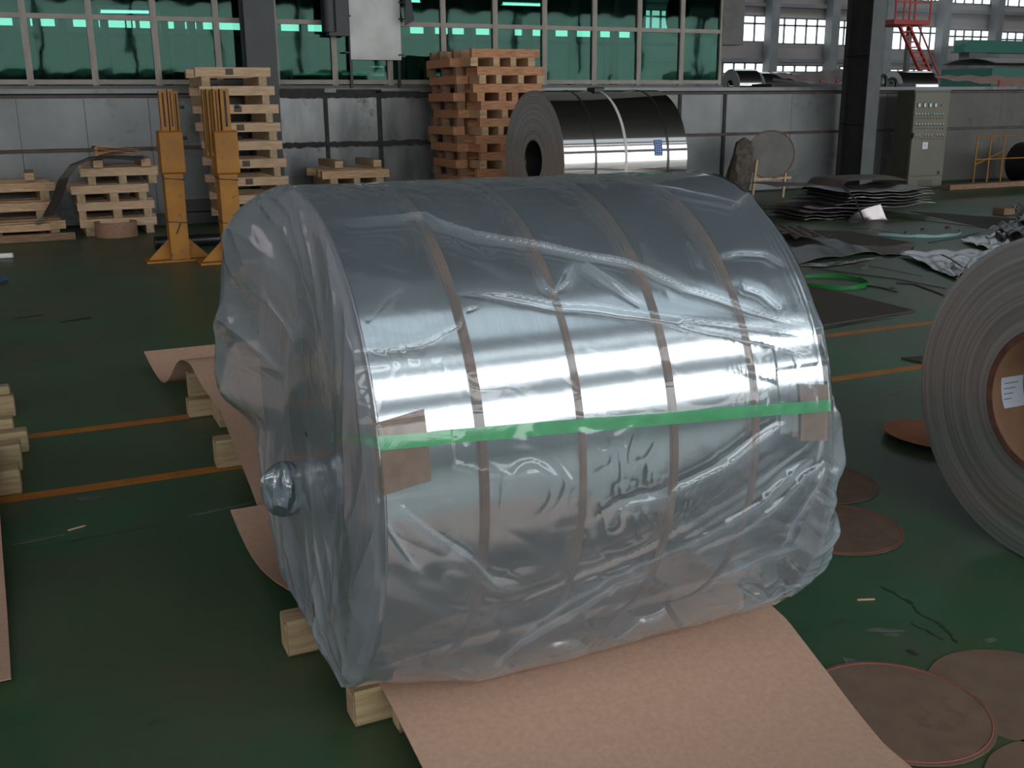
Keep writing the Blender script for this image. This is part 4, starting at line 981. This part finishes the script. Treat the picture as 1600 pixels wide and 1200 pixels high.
for zx in (945, 980, 1015, 1048): fbox(zx, 657, .07, .085, .012, 'meter_rim', 'black', door); fbox(zx, 657, .055, .068, .015, 'meter', 'meter', door)
fbox(1085, 658, .03, .03, .02, 'indicator_lamp', 'redlamp', door)
for row, (zy, m, sz) in enumerate(((712, 'meter', .028), (740, 'redlamp', .016), (775, 'meter', .028), (803, 'redlamp', .016), (842, 'meter', .026), (867, 'redlamp', .014))):
    for i in range(10):
        if row == 4 and i in (2, 6): continue
        zx = 925+i*18.5; p = zpx(zx, zy); mm = m if not (i in (5,) and row == 0) else 'greenstrap'
        MB().cyl((p[0], y-.018, p[2]), (p[0], y-.0005, p[2]), sz/2, 8).build('knob' if m == 'meter' else 'indicator', M[mm], door)
        if m == 'meter': MB().box(p[0]-.014, p[0]+.014, y-.006, y-.0006, p[2]-.036, p[2]-.02).build('name_plate', M['black'], door)
fbox(983, 910, .13, .125, .002, 'paper_notice', 'paper', door); 
for dz in (.02, 0, -.02): p = zpx(983, 910); MB().box(p[0]-.03, p[0]+.03, y-.003, y-.0022, p[2]+dz-.003, p[2]+dz+.003).build('notice_writing', M['ink'], door)
fbox(903, 848, .025, .10, .03, 'handle', 'black', door); fbox(1065, 1078, .05, .06, .012, 'lock_plate', 'black', door)
for i in range(5): fbox(980, 1130+i*11, .37, .012, .006, 'vent_slot', 'black', pl)

# ------------------------------------------------------------------ round drum with sacking against the wall
y = 14.9
c = P(1203, 243, y=y); t = thing('cable_drum', 'grey round drum on a low wooden frame against the wall, brown sacking on its left', 'drum', (c[0], y, 0))
k = MB(); rC = .40; ctr = Vector((c[0], y, c[2])); axd = Vector((-.55, -.8, .12)).normalized()
k.tube([ctr-axd*.02, ctr+axd*.24], rC, 40); k.build('drum_shell', M['drumgrey'], t, smooth=True)
u_ = axd.cross(Vector((0, 0, 1))).normalized(); v_ = axd.cross(u_)
MB().tube([ctr+axd*.245+u_*rC*math.cos(a)+v_*rC*math.sin(a) for a in np.linspace(0, 2*math.pi, 41)[:-1]], .014, 6, closed=True).build('drum_rim', M['strap'], t, smooth=True)
for sx in (-.45, .2):
    MB().bar((c[0]+sx-.08, y-.25, .0), (c[0]+sx, y-.22, c[2]-.05), .04).build('frame_leg', M['pine'], t)
MB().bar((c[0]-.55, y-.28, .33), (c[0]+.3, y-.22, .33), .035).build('frame_rail', M['pine'], t)
q = P(1152, 250, y=14.5); rows = []
for i in range(22):
    a = 2*math.pi*i/21; row = []
    for j in range(14):
        f = j/13; z = .02+1.02*f; rr = .23*(1-.45*f**2)*(1+.12*math.sin(3*a+4*f)+.06*math.sin(7*a+9*f))*(1 if j < 13 else .1)
        row.append((q[0]+.12*f+rr*math.cos(a), 14.5+rr*.7*math.sin(a), z))
    rows.append(row)
o = MB().sheet(rows, .004).build('sacking', M['burlap'], smooth=True); tag(o, 'brown sacking draped upright left of the grey round drum', 'sack')

# ------------------------------------------------------------------ things on and beyond the low wall, right
def slab(name, lab, cat, pts, yy, dy, m):
    q = [P(px, py, y=yy) for px, py in pts]; n = len(q)
    k = MB().add([(a[0], yy, a[2]) for a in q]+[(a[0]+.0, yy+dy, a[2]) for a in q], [tuple(range(n)), tuple(range(2*n-1, n-1, -1))]+[(i, i+n, (i+1) % n+n, (i+1) % n) for i in range(n)])
    o = k.build(name, M[m]); tag(o, lab, cat); return o
def tarp(name, lab, grid, y0, y1, m, sag=.04):
    n = len(grid[0]); rows = []
    for r, row in enumerate(grid):
        yy = y0+(y1-y0)*r/(len(grid)-1); rows.append([tuple(P(px, py, y=yy)+np.array([0, 0, -sag*math.sin(math.pi*i/(n-1))])) for i, (px, py) in enumerate(row)])
    # refine
    A = np.array(rows, float); R2 = []
    for f in np.linspace(0, len(grid)-1, 8):
        i = min(int(f), len(grid)-2); r = A[i]*(1-f+i)+A[i+1]*(f-i); R2.append([tuple(np.array([np.interp(g, range(n), r[:, d]) for d in range(3)])+np.array([0, 0, .02*math.sin(g*9+f*3)])) for g in np.linspace(0, n-1, 20)])
    o = MB().sheet(R2, .01).build(name, M[m], smooth=True); tag(o, lab, 'tarpaulin'); return o
t1 = tarp('tarpaulin', 'sagging striped awning above the low wall left of the dark column', [[(1205, 115), (1240, 122), (1280, 127), (1320, 129)], [(1200, 112), (1245, 114), (1290, 108), (1322, 107)]], 17.3, 18.6, 'tarp')
t2 = tarp('tarpaulin', 'long orange awning over the low wall at the right edge', [[(1462, 121), (1520, 127), (1570, 134), (1625, 136)], [(1458, 118), (1500, 118), (1560, 119), (1625, 121)]], 17.5, 18.8, 'orange_tarp', .0)
for px, par in ((1284, t1), (1308, t1), (1562, t2)):
    p = P(px, 125, y=17.4); MB().cyl((p[0], 17.4, 0), (p[0], 17.4, p[2]), .03, 8).build('post', M['redsteel'], par)
a = P(1206, 124, y=17); b_ = P(1262, 131, y=17)
tag(MB().bar(a, b_, .05).build('steel_bar', M['black']), 'black bar sloping down to the wall top left of the dark column', 'bar')
a = P(1200, 136, y=16.6)[0]; c_ = P(1425, 136, y=16.6)[0]
t = thing('conveyor_bed', 'dark long machine bed just above the low wall beside the dark column', 'machine', ((a+c_)/2, 16.6, 0))
zz = P(1300, 131, y=16.6)[2]
MB().box(a, c_, 16.5, 17.1, 1.7, zz).build('bed_frame', M['dark_steel'], t)
for f in np.linspace(.03, .97, 6): MB().box(a+(c_-a)*f-.05, a+(c_-a)*f+.05, 16.6, 16.8, 0, 1.7).build('leg', M['dark_steel'], t)
for i, (pa, pb, pt) in enumerate(((1374, 1384, 117), (1386, 1400, 122))):
    yy = 16.35; A0 = P(pa, 140, y=yy); B0 = P(pb, 140, y=yy); T0 = P((pa+pb)/2, pt, y=yy); h = T0[2]-A0[2]; w = (B0[0]-A0[0])/2; cx = (A0[0]+B0[0])/2
    pts = [(cx-w, yy, 1.5), (cx-w, yy, A0[2]+h*.45)]+[(cx-w*math.cos(a), yy, A0[2]+h*.45+h*.5*math.sin(a)) for a in np.linspace(.2, math.pi-.2, 9)]+[(cx+w, yy, A0[2]+h*.4), (cx+w, yy, 1.5)]
    tag(MB().tube(pts, .035, 8).build('hose', M['black'], smooth=True), ('left' if i == 0 else 'right')+' black hose arching over the low wall right of the dark column', 'hose')
# red ladder and platform
yy = 22.0
def PY(px, py, y_=yy): return P(px, py, y=y_)
t = thing('access_ladder', 'red steel stair ladder with railed platform rising behind the low wall', 'ladder', (PY(1440, 138)[0], yy, 0))
la, lb = (1450, 140), (1406, 42); ra, rb_ = (1466, 140), (1420, 40)
for (A_, B_) in ((la, lb), (ra, rb_)):
    p, q = PY(*A_), PY(*B_); d = (p-q)/(q[2]-p[2]); g = p+d*p[2]
    MB().bar((g[0], yy, 0), q, .09, .05).build('stringer', M['redsteel'], t)
for i in range(13):
    f = i/12; p = PY(la[0]+(lb[0]-la[0])*f, la[1]+(lb[1]-la[1])*f); q = PY(ra[0]+(rb_[0]-ra[0])*f, ra[1]+(rb_[1]-ra[1])*f); MB().bar(p, q, .04).build('rung', M['redsteel'], t)
MB().bar(PY(1470, 125), PY(1432, 32), .035).build('hand_rail', M['redsteel'], t)
p, q = PY(1393, 34), PY(1450, 29); MB().box(p[0], q[0], yy-.1, yy+1.0, p[2]-.06, p[2]+.06).build('platform', M['redsteel'], t)
for px in (1395, 1408, 1417, 1425, 1449): a = PY(px, 30); MB().cyl((a[0], yy-.08, p[2]), (a[0], yy-.08, p[2]+1.0), .025, 8).build('rail_post', M['redsteel'], t)
for dz in (.5, 1.0): MB().bar((p[0], yy-.08, p[2]+dz), (q[0], yy-.08, p[2]+dz), .04).build('guard_rail', M['redsteel'], t)
for px in (1396, 1447): a = PY(px, 30); MB().box(a[0]-.06, a[0]+.06, yy+.5, yy+.62, 0, p[2]).build('support_leg', M['far_steel'], t)
# crane girder and green machine
yy = 30
a, c_ = P(1508, 62, y=yy), P(1640, 84, y=yy)
t = thing('crane_girder', 'green crane girder crossing the upper right corner', 'girder', a)
MB().box(a[0], c_[0]+4, yy, yy+.5, c_[2]+.05, a[2]).build('girder_box', M['greenmach'], t)
MB().box(a[0]-.05, c_[0]+4, yy-.1, yy+.6, c_[2], c_[2]+.05).build('lower_flange', M['greenmach'], t)
MB().box(a[0]+.3, a[0]+1.2, yy+.0, yy+.5, 0, c_[2]).build('support', M['far_steel'], t)
yy = 24
a, c_ = P(1551, 106, y=yy), P(1650, 138, y=yy)
t = thing('green_machine', 'green machine housing with pale curved lid at the right edge above the wall', 'machine', ((a[0]+c_[0])/2, yy, 0))
MB().box(a[0], c_[0]+2, yy, yy+2, 0, a[2]).build('housing', M['greenmach'], t)
rows = [[(x, yy+2*f, a[2]+.02+.28*math.sin(math.pi*(.15+.7*f))) for f in np.linspace(0, 1, 8)] for x in (a[0]+.05, a[0]+1.4, c_[0]+2)]
MB().sheet(rows, .03).build('lid', M['far_wall'], t, smooth=True)
# bits on the wall capping at right
p = P(1566, 141, y=16.6); t = thing('yellow_motor', 'yellow motor between the dark drum and the awning post at far right', 'motor', (p[0], 16.6, 0))
MB().cyl((p[0]-.12, 16.6, p[2]), (p[0]+.1, 16.6, p[2]), .08, 14).build('motor_body', M['yellow_steel'], t, smooth=True)
MB().box(p[0]-.06, p[0]+.06, 16.52, 16.68, 0, p[2]-.06).build('pedestal', M['dark_steel'], t)
p = P(1592, 141, y=16.6); t = thing('dark_drum', 'dark green drum lying along the wall top at the right edge', 'drum', (p[0], 16.6, 0))
MB().cyl((p[0]-.22, 16.6, p[2]), (p[0]+.4, 16.6, p[2]), .09, 16).build('drum_shell', M['greenmach'], t, smooth=True)
MB().box(p[0]-.1, p[0]+.3, 16.54, 16.66, 0, p[2]-.08).build('pedestal', M['dark_steel'], t)
p = P(1521, 141, y=16.6); t = thing('roller', 'small black roller beside the bright low window at right', 'roller', (p[0], 16.6, 0))
MB().cyl((p[0]-.10, 16.6, p[2]), (p[0]+.10, 16.6, p[2]), .075, 16).build('roller_body', M['black'], t, smooth=True)
MB().box(p[0]-.08, p[0]+.08, 16.54, 16.66, 0, p[2]-.07).build('pedestal', M['dark_steel'], t)
# guard frame and black reel in the right corner
yy = 14.5
t = thing('guard_frame', 'thin yellow pipe frame standing by the wall at the right edge', 'frame', (P(1560, 290, y=yy)[0], yy, 0))
xs_ = [P(px, 250, y=yy)[0] for px in (1524, 1545, 1566)]+[P(1625, 250, y=yy)[0]]
zt = P(1540, 213, y=yy)[2]
for x in xs_: MB().cyl((x, yy, 0), (x, yy, zt), .014, 8).build('post', M['yellow_steel'], t)
for z in (zt, zt*.55): MB().cyl((xs_[0], yy, z), (xs_[-1], yy, z), .012, 8).build('rail', M['yellow_steel'], t)
MB().cyl((xs_[0], yy, zt*.45), (xs_[2], yy, zt*.70), .010, 8).build('brace', M['yellow_steel'], t)
p = P(1612, 255, y=14.9); t = thing('black_reel', 'big black reel half cut off by the right edge of the picture', 'reel', (p[0], 14.9, 0))
MB().tube([(p[0], 14.7, p[2]), (p[0], 15.2, p[2])], .40, 40).build('reel_drum', M['black'], t, smooth=True)
MB().tube([(p[0]+.41*math.cos(a), 14.69, p[2]+.41*math.sin(a)) for a in np.linspace(0, 2*math.pi, 49)[:-1]], .02, 6, closed=True).build('reel_rim', M['greenmach'], t, smooth=True)
MB().box(p[0]-.35, p[0]+.35, 14.75, 15.15, 0, p[2]-.36).build('reel_stand', M['dark_steel'], t)

# ------------------------------------------------------------------ aluminium offcuts and scrap on the floor at right
def offcut(corners, lab, m, amp=.02, seed=0, z0=.003, nx=26, ny=16, th=.002, lift=None, zc=None):
    g = np.random.default_rng(seed); cs = [P(px, py, z=(zc or 0)) for px, py in corners]
    ph = g.uniform(0, 6.28, 6); fr = g.uniform(2, 7, 6); rows = []
    for i in range(ny):
        v = i/(ny-1); row = []
        for j in range(nx):
            u = j/(nx-1); p = (cs[0]*(1-u)+cs[1]*u)*(1-v)+(cs[3]*(1-u)+cs[2]*u)*v
            z = z0+(zc or 0)+amp*(abs(math.sin(fr[0]*u*2+fr[1]*v+ph[0]))*.6+abs(math.sin(fr[2]*v*2-fr[3]*u+ph[1]))*.4)
            if lift: z += lift*(max(0, u-.6)/.4)**2
            w = .015*math.sin(9*u+ph[2])*(1 if v < .5 else -1)
            row.append((p[0]+w, p[1]+w, z))
        rows.append(row)
    o = MB().sheet(rows, th).build('metal_offcut', M[m], smooth=True); tag(o, lab, 'metal sheet'); return o
offcut([(1165, 362), (1250, 366), (1372, 398), (1180, 424)], 'crumpled dull sheet on the floor just right of the film top', 'scrapdark', .05, 3)
offcut([(1195, 362), (1252, 368), (1300, 383), (1240, 384)], 'pale peaked offcut lying on the crumpled dull sheet', 'scrapbrown', .05, 4, z0=.07)
offcut([(1235, 415), (1310, 410), (1372, 405), (1290, 419)], 'narrow pinkish strip of sheet in front of the crumpled dull sheet', 'scrap', .015, 5)
offcut([(1402, 400), (1560, 392), (1520, 428), (1490, 437)], 'bright creased aluminium sheet behind the right-hand coil', 'scrap', .05, 6)
offcut([(1318, 390), (1430, 384), (1420, 398), (1385, 402)], 'dark sheet with one pale edge between the two creased sheets', 'scrapbrown', .03, 7)
offcut([(1478, 430), (1515, 425), (1520, 432), (1500, 440)], 'small bright folded strip at the corner of the bright creased sheet', 'scrap', .01, 8)
offcut([(1500, 378), (1580, 365), (1620, 385), (1545, 394)], 'pale ragged sheet just above the right-hand coil', 'scrap', .05, 9)
offcut([(1540, 372), (1590, 355), (1640, 362), (1600, 384)], 'dark ragged sheet on the pale one above the right-hand coil', 'scrapdark', .09, 10, z0=.06)
offcut([(1580, 345), (1620, 340), (1640, 362), (1588, 368)], 'small dark crumpled sheet at the right edge above the coil', 'scrapdark', .14, 11, z0=.1)
offcut([(1555, 362), (1575, 355), (1582, 362), (1562, 369)], 'tiny shiny shard beside the dark ragged sheets', 'scrap', .04, 12)
# flat brown sheets / mats
def matt(corners, lab, th=.006, m='mat', cat='mat', name='floor_mat'):
    cs = [P(px, py, z=0) for px, py in corners]; o = MB().poly([(c[0], c[1]) for c in cs], .0006, th).build(name, M[m]); tag(o, lab, cat); return o
matt([(1245, 446), (1310, 457), (1430, 487), (1270, 512), (1240, 508)], 'brown flat mat on the floor right of the film, nearer the orange lines', .012)
matt([(1408, 561), (1500, 552), (1500, 580), (1445, 569)], 'thin dark mat corner poking out from behind the right-hand coil', .01)
matt([(1100, 352), (1330, 362), (1430, 380), (1330, 392), (1180, 372)], 'large brown mat under the scrap sheets beyond the film', .002)
matt([(1420, 330), (1620, 344), (1620, 362), (1560, 361)], 'brown mat on the floor below the right end of the wall', .004)
# the pile of offcuts
yc_ = 12.0
xl, xr = P(1218, 330, y=yc_)[0], P(1414, 330, y=yc_)[0]
zt = P(1330, 292, y=yc_)[2]
names = ['bottom', 'second', 'third', 'fourth', 'fifth', 'sixth', 'seventh', 'eighth', 'ninth']
for i in range(9):
    f = i/8; z = .012+(zt-.05)*f; sh = [0, 0, .05, .15, .35, .45, .5, .5, .45][i]; a = xl+(xr-xl)*(sh*.65); c_ = xr-(xr-xl)*(0.42 if i < 3 else .02*(i % 3)); g = np.random.default_rng(100+i); ph = np.array([1.2, 4.0, .6])+g.uniform(0, .25, 3)
    rows = [[(a+(c_-a)*u, yc_-.55+1.0*v+g.normal(0, .01), z+.03*abs(math.sin(3*u+ph[0]))+.015*math.sin(5*v+ph[1])+.02*math.sin(8*u+ph[2])**2) for u in np.linspace(0, 1, 24)] for v in np.linspace(0, 1, 8)]
    o = MB().sheet(rows, .006).build('metal_offcut', M['scrapdark' if i % 3 else 'scrap'], smooth=True); tag(o, '%s sheet up in the pile of aluminium offcuts before the dark column' % names[i] if i else 'bottom sheet of the pile of aluminium offcuts before the dark column', 'metal sheet', 'offcuts in the pile')
# curled top sheets
def curl(px0, px1, py, lab, m, yy, rad, seed):
    a, c_ = P(px0, py, y=yy), P(px1, py, y=yy); rows = []
    for v in np.linspace(0, 1, 10):
        row = []
        for u in np.linspace(0, 1, 26):
            x = a[0]+(c_[0]-a[0])*u; z = a[2]+(c_[2]-a[2])*u+.03*math.sin(2.5*u+seed)
            if u < .3: z -= rad*(1-math.sin(math.pi/2*u/.3)); x += rad*.5*math.cos(math.pi*u/.3)
            row.append((x, yy-.3+.75*v, z-.10*(v-.5)**2+.04*u*v))
        rows.append(row)
    o = MB().sheet(rows, .004).build('curled_sheet', M[m], smooth=True); tag(o, lab, 'metal sheet')
curl(1278, 1396, 279, 'curled brown-backed sheet crowning the pile of offcuts', 'scrapbrown', 12.3, .16, 0)
curl(1192, 1300, 287, 'long flat sheet resting left of the curled one on the pile', 'scrapbrown', 12.5, .03, 2)
curl(1285, 1350, 296, 'short dark rolled sheet under the curled one', 'scrapdark', 12.1, .12, 1)
q = [P(1325, 345, y=11.2), P(1376, 319, y=11.2), P(1380, 349, y=11.2), P(1333, 355, y=11.2)]
rows = [[tuple((q[0]*(1-u)+q[1]*u)*(1-v)+(q[3]*(1-u)+q[2]*u)*v+np.array([0, .12*math.sin(math.pi*u)-.1*v, 0])) for u in np.linspace(0, 1, 12)] for v in np.linspace(0, 1, 8)]
rows = [[(a, b_, max(c_, .004)) for a, b_, c_ in r] for r in rows]
tag(MB().sheet(rows, .003).build('bent_plate', M['scrap'], smooth=True), 'bright bent aluminium plate leaning at the foot of the offcut pile', 'metal sheet')
a, c_ = P(1312, 285, y=11.6), P(1353, 352, y=11.1)
tag(MB().tube([a, (a+c_)/2+np.array([.03, 0, .06]), c_], .014, 6).build('steel_band', M['dark_steel'], smooth=True), 'dark steel band hanging down the front of the offcut pile', 'band')
# hoops
def hoop(px, py, r, h, m, lab, a0=0, a1=360, name='strap_hoop'):
    c = P(px, py, z=0); n = 56; pts = [(c[0]+r*(1+.02*math.sin(3*a))*math.cos(a), c[1]+r*math.sin(a)) for a in np.linspace(R_(a0), R_(a1), n)]
    rows = [[(x, y_, .002), (x, y_, h+.012*math.sin(i*.25)**2)] for i, (x, y_) in enumerate(pts)]
    o = MB().sheet(rows, .002).build(name, M[m], smooth=True); tag(o, lab, 'hoop')
hoop(1297, 443, .335, .03, 'hoop', 'green strapping hoop lying on the floor right of the film')
hoop(1420, 362, .62, .03, 'paleband', 'pale blue-grey strap curled on the floor before the offcut pile', 190, 330)
def strip(pts, w, lab, m='scrapdark', h=.006):
    q = [P(x, y_, z=0) for x, y_ in pts]; q = [np.array([p[0], p[1], h+.002]) for p in q]
    tag(MB().tube(q, w/2, 6, flat=.35).build('metal_strip', M[m], smooth=True), lab, 'strip')
strip([(1268, 420), (1330, 428), (1400, 437), (1478, 452)], .02, 'long dark strip on the floor just behind the green hoop', 'dark_steel')
strip([(1346, 446), (1375, 450), (1403, 457)], .03, 'short dark strip ending right of the green hoop', 'dark_steel')
strip([(1400, 443), (1430, 445), (1476, 462)], .03, 'brownish strip running towards the right-hand coil', 'scrapbrown')
strip([(1320, 412), (1380, 420), (1440, 433)], .012, 'thin dark strip between the scrap sheets and the green hoop', 'dark_steel')
strip([(1400, 340), (1500, 352), (1575, 362)], .02, 'long dark strip on the floor right of the offcut pile', 'dark_steel')
strip([(1330, 357), (1372, 360), (1430, 372)], .015, 'thin dark strip in front of the offcut pile', 'dark_steel')
strip([(1450, 380), (1500, 372), (1530, 364)], .02, 'dark strip crossing the floor above the bright creased sheet', 'dark_steel')
strip([(1470, 410), (1485, 418), (1502, 430)], .03, 'dark strip lying on the bright creased sheet', 'dark_steel', h=.08)
for i, (px, py, lab) in enumerate(((1351, 419, 'tiny white chip before the narrow pinkish strip'), (1359, 360, 'tiny bright chip before the bent plate'), (1443, 361, 'small bright shard by the pale strap, left one'), (1481, 358, 'small bright shard by the pale strap, right one'), (1417, 366, 'small pinkish shard inside the pale strap'), (1396, 455, 'small pale shard on the tip of the short dark strip'))):
    c = P(px, py, z=0); tag(MB().add([(c[0]-.05, c[1], .001), (c[0]+.05, c[1]-.02, .001), (c[0], c[1]+.05, .03), (c[0], c[1]-.02, .04)], [(0, 1, 2), (0, 1, 3), (1, 2, 3), (0, 2, 3)]).build('metal_shard', M['scrap']), lab, 'shard')
# splinters
for px, py, l, rot, lab in ((1353, 938, .03, -.4, 'straw-coloured splinter on the green floor right of the pink board'), (120, 826, .035, .3, 'straw-coloured splinter on the green floor at left'), (360, 437, .05, .9, 'small yellow chip on the floor in front of the right yellow stand')):
    c = P(px, py, z=0); d = np.array([math.cos(rot), math.sin(rot), 0])*l; tag(MB().bar(c-d+[0, 0, .003], c+d+[0, 0, .004], .005).build('splinter', M['pine_pale']), lab, 'splinter')
# dark timbers at far right floor
for i, (a_, c_, yy, lab) in enumerate((((1478, 292), (1600, 298), 14.4, 'dark plank on the floor beneath the guard frame'), ((1560, 330), (1640, 334), 10.9, 'yellowish low timber at the right edge above the scrap'))):
    q0, q1 = P(*a_, y=yy), P(*c_, y=yy); tag(MB().box(q0[0], q1[0]+.5, yy-.1, yy+.1, .001, .09).build('plank', M['pine_old']), lab, 'plank')

# thin steam drifting past the far windows
sm = bpy.data.materials.new('steam'); sm.use_nodes = True; N = sm.node_tree.nodes; N.remove(N['Principled BSDF'])
vs = N.new('ShaderNodeVolumeScatter'); vs.inputs['Density'].default_value = .10; vs.inputs[0].default_value = (.95, .95, 1, 1); sm.node_tree.links.new(vs.outputs[0], N['Material Output'].inputs['Volume'])
def puff(px, py, y, r, h, lab, sd):
    c = P(px, py, y=y); g = np.random.default_rng(sd); ph = g.uniform(0, 6, 4); rows = []
    for i in range(25):
        a = math.pi*i/24; rows.append([(c[0]+r*(1+.25*math.sin(3*p+ph[0]+2*a))*math.sin(a)*math.cos(p), y+r*math.sin(a)*math.sin(p), c[2]+h*math.cos(a)*(1+.15*math.sin(2*p+ph[1])*math.sin(a))) for p in np.linspace(0, 2*math.pi, 25)[:-1]])
    k = MB(); n = 24; k.v = [p for r_ in rows for p in r_]; k.f = [(i*n+j, i*n+(j+1) % n, (i+1)*n+(j+1) % n, (i+1)*n+j) for i in range(24) for j in range(n)]
    o = k.build('steam', sm, smooth=True, kind='stuff'); tag(o, lab, 'steam')
puff(1388, 85, 27, .9, 1.5, 'faint steam drifting beside the dark column in the far hall', 1)
puff(1475, 35, 28, 1.6, .8, 'faint steam drifting under the top windows right of the red ladder', 2)
